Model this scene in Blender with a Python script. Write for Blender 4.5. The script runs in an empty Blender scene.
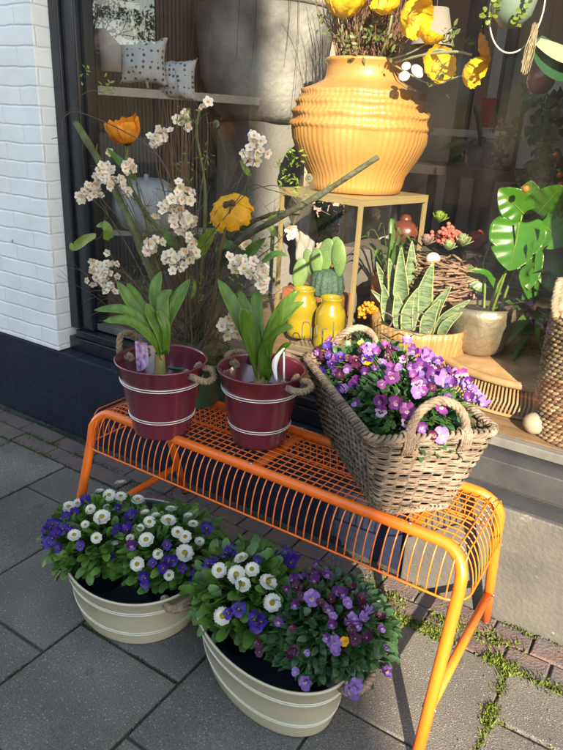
import bpy, bmesh, math, random
from mathutils import Vector, Matrix, noise
R = random.Random(7)
PI = math.pi
V = Vector
S = bpy.context.scene
C = S.collection

# ---------------------------------------------------------------- camera
F_PX, YAW, PITCH, ROLL = 635.62, -0.55457, -0.37322, 0.054038
CAM = V((1.28489, -1.10196, 1.21476))
FW = V((math.sin(YAW)*math.cos(PITCH), math.cos(YAW)*math.cos(PITCH), math.sin(PITCH)))
RT0 = V((math.cos(YAW), -math.sin(YAW), 0)); UP0 = RT0.cross(FW)
RT = RT0*math.cos(ROLL) + UP0*math.sin(ROLL); UP = -RT0*math.sin(ROLL) + UP0*math.cos(ROLL)
cd = bpy.data.cameras.new('camera'); cam = bpy.data.objects.new('camera', cd); C.objects.link(cam)
cd.sensor_fit = 'HORIZONTAL'; cd.sensor_width = 36; cd.lens = F_PX/563*36; cd.clip_start = 0.02; cd.clip_end = 400
mt = Matrix((RT, UP, -FW)).transposed().to_4x4(); mt.translation = CAM; cam.matrix_world = mt
S.camera = cam
# ---------------------------------------------------------------- light
SUN = V((1.34, -1.81, 1.0)).normalized()
w = bpy.data.worlds.new("World"); S.world = w; w.use_nodes = True
nt = w.node_tree; bg = nt.nodes['Background']; sky = nt.nodes.new('ShaderNodeTexSky'); sky.sky_type = 'NISHITA'
sky.sun_disc = False; sky.sun_elevation = math.asin(SUN.z); sky.sun_rotation = math.atan2(SUN.x, SUN.y)
tint = nt.nodes.new('ShaderNodeMix'); tint.data_type = 'RGBA'; tint.blend_type = 'MULTIPLY'; tint.inputs[0].default_value = 1; tint.inputs[7].default_value = (1.0, .70, .47, 1)   # the photograph's warm white balance
nt.links.new(sky.outputs[0], tint.inputs[6]); nt.links.new(tint.outputs[2], bg.inputs[0]); bg.inputs[1].default_value = 0.15; sky.dust_density = 0; sky.ozone_density = 3; sky.air_density = 1.0
sd = bpy.data.lights.new('sun', 'SUN'); sd.energy = 2.75; sd.angle = math.radians(0.5); sd.color = (1, .84, .62)
so = bpy.data.objects.new('sun', sd); C.objects.link(so); so.rotation_euler = SUN.to_track_quat('Z', 'Y').to_euler(); so.location = (6, -8, 6)
S.view_settings.view_transform = 'Standard'; S.view_settings.look = 'None'; S.view_settings.gamma = 1
S.view_settings.use_curve_mapping = False; S.view_settings.exposure = 2.85
S.render.engine = 'CYCLES'
S.cycles.max_bounces = 8; S.cycles.transparent_max_bounces = 16

# ---------------------------------------------------------------- helpers
def ray(u, v): return FW + RT*((u-281.5)/F_PX) - UP*((v-375)/F_PX)
def at(u, v, y):                      # the point at depth y (metres into the shop) seen at u, v of the photograph
    d = ray(u, v); return CAM + d*((y-CAM.y)/d.y)
def atz(u, v, z):
    d = ray(u, v); return CAM + d*((z-CAM.z)/d.z)
def ppm(P): return (P-CAM).dot(FW)/F_PX          # metres per photo pixel at P

def lin(c):
    if isinstance(c, str):
        c = tuple(int(c[i:i+2], 16)/255 for i in (0, 2, 4))
        return tuple(x/12.92 if x < .04045 else ((x+.055)/1.055)**2.4 for x in c)
    return c
MATS = {}
def mat(name, col, rough=.6, metal=0, var=.0, vscale=20, bump=0, bscale=80, col2=None, trans=0, coat=0, spec=.5, stretch=None, attr=False):
    if name in MATS: return MATS[name]
    m = bpy.data.materials.new(name); m.use_nodes = True; n = m.node_tree.nodes; l = m.node_tree.links
    b = n['Principled BSDF']; col = lin(col)
    b.inputs['Roughness'].default_value = rough; b.inputs['Metallic'].default_value = metal
    b.inputs['Coat Weight'].default_value = coat; b.inputs['Coat Roughness'].default_value = .15
    b.inputs['Specular IOR Level'].default_value = spec
    tc = n.new('ShaderNodeTexCoord'); co = tc.outputs['Object']
    if stretch:
        mp = n.new('ShaderNodeMapping'); mp.inputs['Scale'].default_value = stretch; l.new(co, mp.inputs[0]); co = mp.outputs[0]
    c2 = lin(col2) if col2 else tuple(x*(1-var) for x in col); out = None
    if var or col2:
        nz = n.new('ShaderNodeTexNoise'); nz.inputs['Scale'].default_value = vscale; nz.inputs['Detail'].default_value = 6
        l.new(co, nz.inputs['Vector']); rp = n.new('ShaderNodeValToRGB'); rp.color_ramp.elements[0].position = .35; rp.color_ramp.elements[1].position = .65
        rp.color_ramp.elements[0].color = (*c2, 1); rp.color_ramp.elements[1].color = (*col, 1)
        l.new(nz.outputs['Fac'], rp.inputs[0]); out = rp.outputs[0]
    if attr:
        at_ = n.new('ShaderNodeVertexColor'); at_.layer_name = 'tint'
        mx = n.new('ShaderNodeMix'); mx.data_type = 'RGBA'; mx.blend_type = 'MULTIPLY'; mx.inputs[0].default_value = 1
        if out: l.new(out, mx.inputs[6])
        else: mx.inputs[6].default_value = (*col, 1)
        l.new(at_.outputs[0], mx.inputs[7]); out = mx.outputs[2]
    if out: l.new(out, b.inputs['Base Color'])
    else: b.inputs['Base Color'].default_value = (*col, 1)
    if bump:
        nb = n.new('ShaderNodeTexNoise'); nb.inputs['Scale'].default_value = bscale; nb.inputs['Detail'].default_value = 5; l.new(co, nb.inputs['Vector'])
        bp = n.new('ShaderNodeBump'); bp.inputs['Strength'].default_value = bump; bp.inputs['Distance'].default_value = .01
        l.new(nb.outputs['Fac'], bp.inputs['Height']); l.new(bp.outputs[0], b.inputs['Normal'])
    if trans:
        tr = n.new('ShaderNodeBsdfTranslucent'); ms = n.new('ShaderNodeMixShader'); ms.inputs[0].default_value = trans
        if out: l.new(out, tr.inputs[0])
        else: tr.inputs[0].default_value = (*col, 1)
        l.new(b.outputs[0], ms.inputs[1]); l.new(tr.outputs[0], ms.inputs[2]); l.new(ms.outputs[0], n['Material Output'].inputs[0])
    MATS[name] = m; return m

def wloc(o):
    p = V((0, 0, 0))
    while o: p = p + o.location; o = o.parent
    return p
def obj(name, bm, m, parent=None, smooth=True, local=False):
    me = bpy.data.meshes.new(name); 
    if parent is not None and not local: bmesh.ops.translate(bm, verts=bm.verts, vec=-wloc(parent))
    if smooth:
        for f in bm.faces: f.smooth = True
    bm.to_mesh(me); bm.free()
    for q in (m if isinstance(m, (list, tuple)) else [m]): me.materials.append(q)
    o = bpy.data.objects.new(name, me); C.objects.link(o)
    if parent is not None: o.parent = parent
    return o
def tag(o, label, cat, group=None):
    o['label'] = label; o['category'] = cat
    if group: o['group'] = group
    return o
def thing(name, label, cat, loc, group=None):
    o = bpy.data.objects.new(name, None); C.objects.link(o); o.location = loc; o.empty_display_size = .05
    return tag(o, label, cat, group)
def struct(o, kind='structure'): o['kind'] = kind; return o
def copy_tree(o, parent=None):
    c = o.copy(); C.objects.link(c)
    if parent: c.parent = parent
    for ch in [q for q in CH.get(o.name, [])]: copy_tree(ch, c)
    return c
CH = {}
def inst(proto, parent, loc, nrm=(0, 0, 1), spin=0, scale=1.0, lab=None):
    """a flower (and its centre) copied onto a plant"""
    c = proto.copy(); C.objects.link(c); c.parent = parent
    q = V(nrm).normalized().to_track_quat('Z', 'Y').to_matrix().to_4x4() @ Matrix.Rotation(spin, 4, 'Z') @ Matrix.Scale(scale, 4)
    c.matrix_local = Matrix.Translation(V(loc)-wloc(parent)) @ q
    for ch in CH.get(proto.name, []):
        d = ch.copy(); C.objects.link(d); d.parent = c
    return c

def BM(): return bmesh.new()
def solid(bm, thickness):
    bm.normal_update(); bmesh.ops.solidify(bm, geom=bm.faces, thickness=thickness)
def box(bm, a, b, M=None, mi=0, bev=0):
    a = V(a); b = V(b); vs = []
    for z in (a.z, b.z):
        for x, y in ((a.x, a.y), (b.x, a.y), (b.x, b.y), (a.x, b.y)): vs.append(bm.verts.new((x, y, z)))
    if M is not None:
        for v in vs: v.co = M @ v.co
    fs = []
    for q in ((3, 2, 1, 0), (4, 5, 6, 7), (0, 1, 5, 4), (1, 2, 6, 5), (2, 3, 7, 6), (3, 0, 4, 7)):
        f = bm.faces.new([vs[i] for i in q]); f.material_index = mi; fs.append(f)
    if bev:
        es = list({e for f in fs for e in f.edges})
        bmesh.ops.bevel(bm, geom=es, offset=bev, segments=2, affect='EDGES', profile=.6)
    return vs
def smooth_pts(pts, n=6):
    pts = [V(p) for p in pts]
    if len(pts) < 3: return pts
    P = [pts[0]*2-pts[1]] + pts + [pts[-1]*2-pts[-2]]; out = []
    for i in range(1, len(P)-2):
        p0, p1, p2, p3 = P[i-1:i+3]
        for k in range(n):
            t = k/n; out.append(.5*((2*p1)+(-p0+p2)*t+(2*p0-5*p1+4*p2-p3)*t*t+(-p0+3*p1-3*p2+p3)*t**3))
    out.append(pts[-1]); return out
def tube(bm, pts, r, sides=8, closed=False, mi=0, cap=True, tint=None, lay=None):
    pts = [V(p) for p in pts]; n = len(pts)
    rs = r if isinstance(r, (list, tuple)) else [r]*n
    if len(rs) != n: rs = [rs[0]+(rs[-1]-rs[0])*i/(n-1) for i in range(n)] if len(rs) == 2 else [rs[min(len(rs)-1, int(i*len(rs)/n))] for i in range(n)]
    rings = []; up = V((0, 0, 1)); prev = None
    for i in range(n):
        t = (pts[(i+1) % n]-pts[i-1]) if closed else (pts[min(i+1, n-1)]-pts[max(i-1, 0)])
        if t.length < 1e-9: t = V((0, 0, 1))
        t.normalize()
        if prev is None:
            a = t.orthogonal().normalized() if abs(t.z) > .9 else t.cross(up).normalized()
        else:
            a = prev - t*prev.dot(t)
            a = a.normalized() if a.length > 1e-6 else t.orthogonal().normalized()
        prev = a; b = t.cross(a)
        rings.append([bm.verts.new(pts[i]+(a*math.cos(2*PI*k/sides)+b*math.sin(2*PI*k/sides))*rs[i]) for k in range(sides)])
    fs = []
    for i in range(n if closed else n-1):
        A = rings[i]; B = rings[(i+1) % n]
        for k in range(sides):
            f = bm.faces.new((A[k], A[(k+1) % sides], B[(k+1) % sides], B[k])); f.material_index = mi; fs.append(f)
    if cap and not closed:
        fs.append(bm.faces.new(rings[0][::-1])); fs.append(bm.faces.new(rings[-1])); fs[-1].material_index = fs[-2].material_index = mi
    if lay is not None and tint is not None:
        for f in fs:
            for lp in f.loops: lp[lay] = (*tint, 1)
    return fs
def lathe(bm, prof, cx=0, cy=0, n=48, sx=1, sy=1, th=0, mi=0, fn=None, cap0=False, cap1=False):
    """prof: list of (radius, z); fn(angle, i, r, z) -> (r, z)"""
    rings = []
    for i, (r, z) in enumerate(prof):
        ring = []
        for k in range(n):
            a = 2*PI*k/n; rr, zz = (r, z) if fn is None else fn(a, i, r, z)
            x = rr*math.cos(a)*sx; y = rr*math.sin(a)*sy
            ring.append(bm.verts.new((cx+x*math.cos(th)-y*math.sin(th), cy+x*math.sin(th)+y*math.cos(th), zz)))
        rings.append(ring)
    for i in range(len(rings)-1):
        for k in range(n):
            f = bm.faces.new((rings[i][k], rings[i][(k+1) % n], rings[i+1][(k+1) % n], rings[i+1][k])); f.material_index = mi
    if cap0: bm.faces.new(rings[0][::-1]).material_index = mi
    if cap1: bm.faces.new(rings[-1]).material_index = mi
    return rings
def leaf(bm, base, d, L, W, nrm=(0, 0, 1), bend=.3, fold=.15, n=6, shape='leaf', mi=0, thick=0, tip=.5, wave=0):
    """a blade from base along d, bending down, with a folded midrib"""
    d = V(d).normalized(); nrm = V(nrm); s = d.cross(nrm)
    if s.length < 1e-4: s = d.orthogonal()
    s.normalize(); nn = s.cross(d).normalized(); rows = []; p = V(base); cur = d.copy()
    for i in range(n+1):
        t = i/n
        if shape == 'leaf': wd = math.sin(PI*min(1, t**.8*.97+.03))**.8
        elif shape == 'strap': wd = (min(1, .6+t*1.2))*(1 if t < .6 else max(0.02, math.cos((t-.6)/.4*PI/2))**.7)
        elif shape == 'spoon': wd = .18+.82*math.sin(PI*min(1, max(0, (t-.2)/.8)))**.6 if t > .2 else .18
        elif shape == 'heart': wd = math.sin(PI*min(1, t**.55*.96+.04))
        elif shape == 'petal': wd = (math.sin(PI*min(1, t*.8))**.7 if t < .97 else .35)
        else: wd = 1-t*.9
        if i == n and shape != 'petal': wd = .42 if shape == 'spoon' else .03
        hw = W/2*max(wd, .03); up = nn*(fold*hw + wave*math.sin(t*9)*hw)
        rows.append((bm.verts.new(p - s*hw + up), bm.verts.new(p), bm.verts.new(p + s*hw + nn*(fold*hw - wave*math.sin(t*9+1)*hw))))
        cur = (cur - nn*bend/n).normalized(); nn = s.cross(cur).normalized(); p = p + cur*(L/n)
    for i in range(n):
        a, b, c = rows[i]; d_, e, f = rows[i+1]
        bm.faces.new((a, b, e, d_)).material_index = mi; bm.faces.new((b, c, f, e)).material_index = mi
def pathleaf(bm, pts, W, nrm, fold=.3, shape='strap', mi=0, wave=0, n=5, edge=.5):
    P = smooth_pts(pts, n); N = len(P)-1; rows = []
    for i, p in enumerate(P):
        t = i/N; d = (P[min(i+1, N)]-P[max(i-1, 0)]).normalized(); s_ = d.cross(V(nrm)).normalized(); nn = s_.cross(d)
        if shape == 'strap': wd = (.55+.9*t if t < .5 else 1) * (1 if t < .68 else max(.03, math.cos((t-.68)/.32*PI/2)**.6))
        elif shape == 'sword': wd = (.72+.28*math.sin(PI*min(1, t/.6)/1.4)) if t < .5 else max(.02, (1-(t-.5)/.5)**.75*.93)
        elif shape == 'lance': wd = max(.03, math.sin(PI*min(1, .12+.88*t))**.75)
        else: wd = max(.03, math.sin(PI*t**.8))
        hw = W/2*wd; a = nn*fold*hw; b_ = nn*wave*math.sin(t*11)*hw
        rows.append((bm.verts.new(p-s_*hw+a+b_), bm.verts.new(p-s_*hw*edge+a*edge*.7), bm.verts.new(p), bm.verts.new(p+s_*hw*edge+a*edge*.7), bm.verts.new(p+s_*hw+a-b_)))
    for r0, r1 in zip(rows[:-1], rows[1:]):
        for k in range(4): bm.faces.new((r0[k], r0[k+1], r1[k+1], r1[k])).material_index = 1 if edge > .8 and k in (0, 3) else mi
def rope(bm, pts, r, turns, strands=3, sides=6):
    pts = smooth_pts(pts, 10); n = len(pts); prev = None; fr = []
    for i in range(n):
        t = (pts[min(i+1, n-1)]-pts[max(i-1, 0)]).normalized()
        a = t.orthogonal().normalized() if prev is None else (prev-t*prev.dot(t)).normalized()
        prev = a; fr.append((a, t.cross(a)))
    for s in range(strands):
        q = []
        for i in range(n):
            an = 2*PI*(s/strands + turns*i/(n-1)); q.append(pts[i]+(fr[i][0]*math.cos(an)+fr[i][1]*math.sin(an))*r*.55)
        tube(bm, q, r*.55, sides)
def rnd(a, b): return R.uniform(a, b)
def rdir(up=.0):
    while True:
        v = V((rnd(-1, 1), rnd(-1, 1), rnd(-1, 1)))
        if .1 < v.length < 1: v.normalize(); v.z += up; return v.normalized()

# ---------------------------------------------------------------- shared materials
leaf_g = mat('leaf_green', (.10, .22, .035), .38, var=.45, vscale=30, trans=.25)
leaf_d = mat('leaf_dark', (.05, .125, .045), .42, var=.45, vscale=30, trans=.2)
leaf_h = mat('leaf_bulb', (.115, .225, .022), .36, var=.42, vscale=60, trans=.22, stretch=(1, 1, .12), bump=.25, bscale=260)
black_pl = mat('dark_plastic', (.020, .023, .036), .4, var=.3, vscale=40)
soil = mat('potting_soil', (.03, .02, .013), .95, var=.6, vscale=90, bump=.8, bscale=120)

# ================================================================ SETTING
# ---- ground sheet, street, pavement
def ground_mat():
    m = bpy.data.materials.new('slab_concrete'); m.use_nodes = True; n = m.node_tree.nodes; l = m.node_tree.links; b = n['Principled BSDF']
    b.inputs['Roughness'].default_value = .78
    tc = n.new('ShaderNodeTexCoord')
    def noise_(s, d=4):
        z = n.new('ShaderNodeTexNoise'); z.inputs['Scale'].default_value = s; z.inputs['Detail'].default_value = d; l.new(tc.outputs['Object'], z.inputs[0]); return z
    big = noise_(3.5, 6); rp = n.new('ShaderNodeValToRGB'); rp.color_ramp.elements[0].position = .3; rp.color_ramp.elements[1].position = .7
    rp.color_ramp.elements[0].color = (.085, .080, .075, 1); rp.color_ramp.elements[1].color = (.14, .13, .117, 1); l.new(big.outputs[0], rp.inputs[0])
    fine = noise_(330, 3); r2 = n.new('ShaderNodeValToRGB'); r2.color_ramp.elements[0].position = .35; r2.color_ramp.elements[1].position = .7
    r2.color_ramp.elements[0].color = (.55, .55, .55, 1); r2.color_ramp.elements[1].color = (1.4, 1.4, 1.4, 1); l.new(fine.outputs[0], r2.inputs[0])
    mx = n.new('ShaderNodeMix'); mx.data_type = 'RGBA'; mx.blend_type = 'MULTIPLY'; mx.inputs[0].default_value = 1; l.new(rp.outputs[0], mx.inputs[6]); l.new(r2.outputs[0], mx.inputs[7])
    vo = n.new('ShaderNodeTexVoronoi'); vo.inputs['Scale'].default_value = 190; l.new(tc.outputs['Object'], vo.inputs['Vector'])
    vc = n.new('ShaderNodeSeparateColor'); l.new(vo.outputs['Color'], vc.inputs[0])
    lt = n.new('ShaderNodeMath'); lt.operation = 'LESS_THAN'; lt.inputs[1].default_value = .30; l.new(vo.outputs['Distance'], lt.inputs[0])
    gt = n.new('ShaderNodeMath'); gt.operation = 'GREATER_THAN'; gt.inputs[1].default_value = .86; l.new(vc.outputs[0], gt.inputs[0])
    mu = n.new('ShaderNodeMath'); mu.operation = 'MULTIPLY'; l.new(lt.outputs[0], mu.inputs[0]); l.new(gt.outputs[0], mu.inputs[1])
    mx2 = n.new('ShaderNodeMix'); mx2.data_type = 'RGBA'; l.new(mu.outputs[0], mx2.inputs[0]); l.new(mx.outputs[2], mx2.inputs[6]); mx2.inputs[7].default_value = (.25, .25, .245, 1)
    ge = n.new('ShaderNodeNewGeometry'); mr = n.new('ShaderNodeMapRange'); mr.inputs[3].default_value = .80; mr.inputs[4].default_value = 1.18; l.new(ge.outputs['Random Per Island'], mr.inputs[0])
    st = noise_(1.7, 9); sr = n.new('ShaderNodeMapRange'); sr.inputs[1].default_value = .35; sr.inputs[2].default_value = .65; sr.inputs[3].default_value = .78; sr.inputs[4].default_value = 1.1; l.new(st.outputs[0], sr.inputs[0])
    gum = n.new('ShaderNodeTexVoronoi'); gum.inputs['Scale'].default_value = 5.5; l.new(tc.outputs['Object'], gum.inputs['Vector']); gr = n.new('ShaderNodeMapRange'); gr.inputs[1].default_value = .07; gr.inputs[2].default_value = .10; gr.inputs[3].default_value = .72; gr.inputs[4].default_value = 1; l.new(gum.outputs['Distance'], gr.inputs[0])
    m1 = n.new('ShaderNodeMath'); m1.operation = 'MULTIPLY'; l.new(mr.outputs[0], m1.inputs[0]); l.new(sr.outputs[0], m1.inputs[1]); m2 = n.new('ShaderNodeMath'); m2.operation = 'MULTIPLY'; l.new(m1.outputs[0], m2.inputs[0]); l.new(gr.outputs[0], m2.inputs[1])
    vs_ = n.new('ShaderNodeVectorMath'); vs_.operation = 'SCALE'; l.new(mx2.outputs[2], vs_.inputs[0]); l.new(m2.outputs[0], vs_.inputs['Scale']); l.new(vs_.outputs[0], b.inputs['Base Color'])
    bp = n.new('ShaderNodeBump'); bp.inputs['Strength'].default_value = .55; bp.inputs['Distance'].default_value = .004
    l.new(fine.outputs[0], bp.inputs['Height']); l.new(bp.outputs[0], b.inputs['Normal']); return m
slab_m = ground_mat()
asphalt = mat('asphalt', (.06, .06, .06), .9, var=.3, vscale=200, bump=.3)
clinker = mat('clinker_brick', (.13, .085, .075), .85, var=.4, vscale=14, bump=.5, bscale=150, col2=(.085, .075, .08))
sand = mat('joint_sand', (.06, .055, .042), .95, var=.5, vscale=60, bump=.6)
bm = BM(); box(bm, (-90, -90, -.3), (90, 60, -.008)); struct(obj('ground', bm, sand, smooth=False))
bm = BM(); box(bm, (-90, -7.5, -.0075), (90, -2.1, -.003)); struct(obj('road', bm, asphalt, smooth=False))
bm = BM()
def slab(bm, x0, y0, x1, y1, g=.0032, h=0., tilt=.0012, bev=.0035):
    vs = box(bm, (x0+g, y0+g, -.05), (x1-g, y1-g, h+rnd(-tilt, tilt)))
    for v in vs[4:]: v.co.z += rnd(-tilt, tilt); v.co.x += rnd(-.0015, .0015); v.co.y += rnd(-.0015, .0015)
cols = [-2.425+.3285*i for i in range(17)]
cols = [-2.45, -2.12, -1.79, -1.45, -1.11, -.78, -.46, -.128, .203, .53, .845, 1.158, 1.49, 1.82, 2.15, 2.5, 2.85]
offs = {7: .383-.5, 8: .266, 9: .266-.25+.18, 10: .26, 11: -.07, 6: .27, 5: -.03, 4: .2}
for i in range(len(cols)-1):
    x0, x1 = cols[i], cols[i+1]; top = .238; L = .335
    inner = -.03 if -.2 < x0 < .84 else top
    ys = []
    first = {7: -.383, 8: -.266, 9: -.43, 10: -.10, 11: .07, 6: -.27, 5: -.1, 12: -.15}.get(i, -.2-.1*(i % 3))
    y = first
    while y+L < inner: y += L
    ys.append(inner if inner-y < .06 else y)
    if inner-y >= .06: ys.insert(0, inner)
    while y > -2.0: y -= L; ys.append(y)
    for a, b in zip(ys[:-1], ys[1:]): slab(bm, x0, b, x1, a)
bmesh.ops.bevel(bm, geom=[e for e in bm.edges if min(v.co.z for v in e.verts) > -.04], offset=.004, segments=2, affect='EDGES', profile=.5)
struct(obj('pavement', bm, slab_m, smooth=False))
bm = BM()                                   # strip of clinker bricks between slabs and shop front
for r_ in range(2):
    x = -2.6 - .05*r_
    while x < 3:
        wd = .105*rnd(.93, 1.05) if x > -.2 else .2
        slab(bm, x, .24+.078*r_, x+wd, .24+.078*(r_+1), g=.003, h=rnd(-.002, .002), tilt=.002); x += wd
for r_ in range(5):
    x = -.13 - .04*(r_ % 2)*2
    while x < .84:
        wd = .2*rnd(.96, 1.03)
        slab(bm, x, -.028+.0535*r_, min(x+wd, .85), -.028+.0535*(r_+1), g=.003, h=rnd(-.002, .002), tilt=.002); x += wd
bmesh.ops.bevel(bm, geom=[e for e in bm.edges if min(v.co.z for v in e.verts) > -.04], offset=.004, segments=2, affect='EDGES', profile=.5)
struct(obj('brick_path', bm, clinker, smooth=False))
# moss and grass in the joints
def moss(name, segs, m, h=.012):
    bm = BM()
    for (x0, y0, x1, y1, n, wd, hh) in segs:
        for _ in range(n):
            t = rnd(0, 1)
            clump = noise.noise(V((x0+(x1-x0)*t, y0+(y1-y0)*t, 3.1))*14)
            if clump < rnd(-.45, .15): continue
            x = x0+(x1-x0)*t+R.gauss(0, wd); y = y0+(y1-y0)*t+R.gauss(0, wd)
            d = V((rnd(-1, 1), rnd(-1, 1), rnd(.5, 1.6)))
            leaf(bm, (x, y, -.004), d, hh*rnd(.4, 1.2), hh*rnd(.18, .4), bend=.8, n=2, nrm=rdir())
    return struct(obj(name, bm, m), 'stuff')
moss_m = mat('moss_green', (.15, .20, .025), .7, var=.5, vscale=25, trans=.3)
moss_d = mat('moss_dull', (.05, .075, .02), .8, var=.5, vscale=25, trans=.2)
moss('moss', [(.86, .24, 1.5, .236, 4600, .011, .017), (1.158, .24, 1.158, .04, 3600, .008, .015), (1.158, .06, 1.158, -.1, 260, .005, .012), (.80, .30, 1.16, .32, 1800, .018, .016), (-1.3, .30, -.45, .33, 1700, .014, .011), (-1.6, .24, -.4, .24, 900, .010, .010),
    (1.16, .07, 1.5, .07, 160, .004, .01), (.8, .38, 1.5, .393, 500, .007, .016), (.83, .1, .84, .3, 500, .012, .02), (.75, .22, .75, .36, 500, .015, .015)], moss_m)
moss('joint_moss', [(-2.2, .40, -.5, .41, 1500, .008, .012), (-2, .24, .1, .24, 1800, .010, .010), (-.46, .24, -.46, -.3, 700, .006, .008), (-.78, .24, -.78, -.2, 400, .006, .008), (-.13, -.27, .2, -.27, 200, .004, .006),
    (.203, -.1, .203, -.6, 500, .004, .007), (.203, -.266, .53, -.266, 700, .005, .008), (.53, -.1, .53, -.5, 300, .004, .007), (-.3, .3, .9, .3, 1500, .03, .010), (-.13, .1, .84, .1, 900, .05, .008), (-1.4, .32, -.3, .32, 1200, .01, .010)], moss_d)

bm = BM()
for _ in range(420):
    x, y = rnd(-.9, 1.5), rnd(-.6, .38); k = rnd(.0006, .0022); blob0 = bmesh.ops.create_icosphere(bm, subdivisions=1, radius=k, matrix=Matrix.Translation((x, y, k*.6+.001)))
struct(obj('grit', bm, mat('grit_stone', (.13, .12, .10), .9, var=.5, vscale=40), smooth=False), 'stuff')
# ---- shop front, its left brick pier, plinth, window
def brick_mat():
    m = bpy.data.materials.new('painted_brick'); m.use_nodes = True; n = m.node_tree.nodes; l = m.node_tree.links; b = n['Principled BSDF']
    b.inputs['Roughness'].default_value = .55
    tc = n.new('ShaderNodeTexCoord'); sep = n.new('ShaderNodeSeparateXYZ'); l.new(tc.outputs['Object'], sep.inputs[0])
    ad = n.new('ShaderNodeMath'); ad.operation = 'ADD'; l.new(sep.outputs[0], ad.inputs[0]); l.new(sep.outputs[1], ad.inputs[1])
    cb = n.new('ShaderNodeCombineXYZ'); l.new(ad.outputs[0], cb.inputs[0]); l.new(sep.outputs[2], cb.inputs[1])
    nz = n.new('ShaderNodeTexNoise'); nz.inputs['Scale'].default_value = 9; l.new(tc.outputs['Object'], nz.inputs[0])
    vm = n.new('ShaderNodeVectorMath'); vm.operation = 'MULTIPLY_ADD'; vm.inputs[1].default_value = (.015, .015, 0); l.new(nz.outputs['Color'], vm.inputs[0]); l.new(cb.outputs[0], vm.inputs[2])
    br = n.new('ShaderNodeTexBrick'); br.inputs['Scale'].default_value = 1; br.inputs['Brick Width'].default_value = .215; br.inputs['Row Height'].default_value = .062
    br.inputs['Mortar Size'].default_value = .006; br.inputs['Mortar Smooth'].default_value = .9; l.new(vm.outputs[0], br.inputs['Vector'])
    n2 = n.new('ShaderNodeTexNoise'); n2.inputs['Scale'].default_value = 35; n2.inputs['Detail'].default_value = 6; l.new(tc.outputs['Object'], n2.inputs[0])
    n3 = n.new('ShaderNodeTexNoise'); n3.inputs['Scale'].default_value = 5; n3.inputs['Detail'].default_value = 8; l.new(tc.outputs['Object'], n3.inputs[0])
    ma = n.new('ShaderNodeMath'); ma.operation = 'MULTIPLY_ADD'; ma.inputs[1].default_value = -1.0; l.new(br.outputs['Fac'], ma.inputs[0])
    m3 = n.new('ShaderNodeMath'); m3.operation = 'MULTIPLY'; m3.inputs[1].default_value = .7; l.new(n2.outputs[0], m3.inputs[0]); l.new(m3.outputs[0], ma.inputs[2])
    bp = n.new('ShaderNodeBump'); bp.inputs['Strength'].default_value = .5; bp.inputs['Distance'].default_value = .0045
    l.new(ma.outputs[0], bp.inputs['Height']); l.new(bp.outputs[0], b.inputs['Normal'])
    rp = n.new('ShaderNodeValToRGB'); rp.color_ramp.elements[0].position = .3; rp.color_ramp.elements[1].position = .6
    rp.color_ramp.elements[0].color = (.70, .71, .72, 1); rp.color_ramp.elements[1].color = (.80, .81, .83, 1); l.new(n3.outputs[0], rp.inputs[0])
    # chips and small dark stains in the paint
    n4 = n.new('ShaderNodeTexNoise'); n4.inputs['Scale'].default_value = 26; n4.inputs['Detail'].default_value = 3; l.new(tc.outputs['Object'], n4.inputs[0])
    g = n.new('ShaderNodeValToRGB'); g.color_ramp.elements[0].position = .74; g.color_ramp.elements[1].position = .78; l.new(n4.outputs[0], g.inputs[0])
    mx = n.new('ShaderNodeMix'); mx.data_type = 'RGBA'; l.new(g.outputs[0], mx.inputs[0]); l.new(rp.outputs[0], mx.inputs[6]); mx.inputs[7].default_value = (.28, .24, .22, 1)
    mm = n.new('ShaderNodeMath'); mm.operation = 'MULTIPLY'; mm.inputs[1].default_value = .10; l.new(br.outputs['Fac'], mm.inputs[0])
    mx3 = n.new('ShaderNodeMix'); mx3.data_type = 'RGBA'; l.new(mm.outputs[0], mx3.inputs[0]); l.new(mx.outputs[2], mx3.inputs[6]); mx3.inputs[7].default_value = (.35, .36, .40, 1)
    l.new(mx3.outputs[2], b.inputs['Base Color']); return m
blue = mat('navy_paint', (.011, .017, .040), .6, var=.35, vscale=8, bump=.3, bscale=40, spec=.3)
navy_w = mat('navy_woodwork', (.011, .014, .024), .3, var=.3, vscale=10, coat=.3)
grey_st = mat('worn_stone', (.092, .085, .078), .7, var=.25, vscale=7, bump=.3, bscale=90, col2=(.060, .057, .054))
def wear(m, scale, thr, col, stretch=(1, 1, 1)):
    n = m.node_tree.nodes; l = m.node_tree.links; b = n['Principled BSDF']; src = b.inputs['Base Color'].links[0].from_socket
    tc = n.new('ShaderNodeTexCoord'); mp = n.new('ShaderNodeMapping'); mp.inputs['Scale'].default_value = stretch; l.new(tc.outputs['Object'], mp.inputs[0])
    z = n.new('ShaderNodeTexNoise'); z.inputs['Scale'].default_value = scale; z.inputs['Detail'].default_value = 9; z.inputs['Roughness'].default_value = .7; l.new(mp.outputs[0], z.inputs[0])
    r_ = n.new('ShaderNodeValToRGB'); r_.color_ramp.elements[0].position = thr; r_.color_ramp.elements[1].position = thr+.05; l.new(z.outputs[0], r_.inputs[0])
    mx = n.new('ShaderNodeMix'); mx.data_type = 'RGBA'; l.new(r_.outputs[0], mx.inputs[0]); l.new(src, mx.inputs[6]); mx.inputs[7].default_value = (*col, 1); l.new(mx.outputs[2], b.inputs['Base Color'])
wear(grey_st, 8, .63, (.15, .145, .135), (1, 1, 1.5)); wear(grey_st, 30, .67, (.28, .275, .26), (1, 1, 2)); wear(blue, 18, .70, (.035, .045, .08))
sill_m = mat('grey_sill_paint', (.044, .046, .052), .45, var=.3, vscale=12, bump=.1); wear(sill_m, 12, .66, (.13, .135, .15), (.4, 1, 1))
shop = thing('shop_front', 'white painted brick shop front with navy plinth and a large display window', 'shop front', (-.7, .45, 0))
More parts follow.
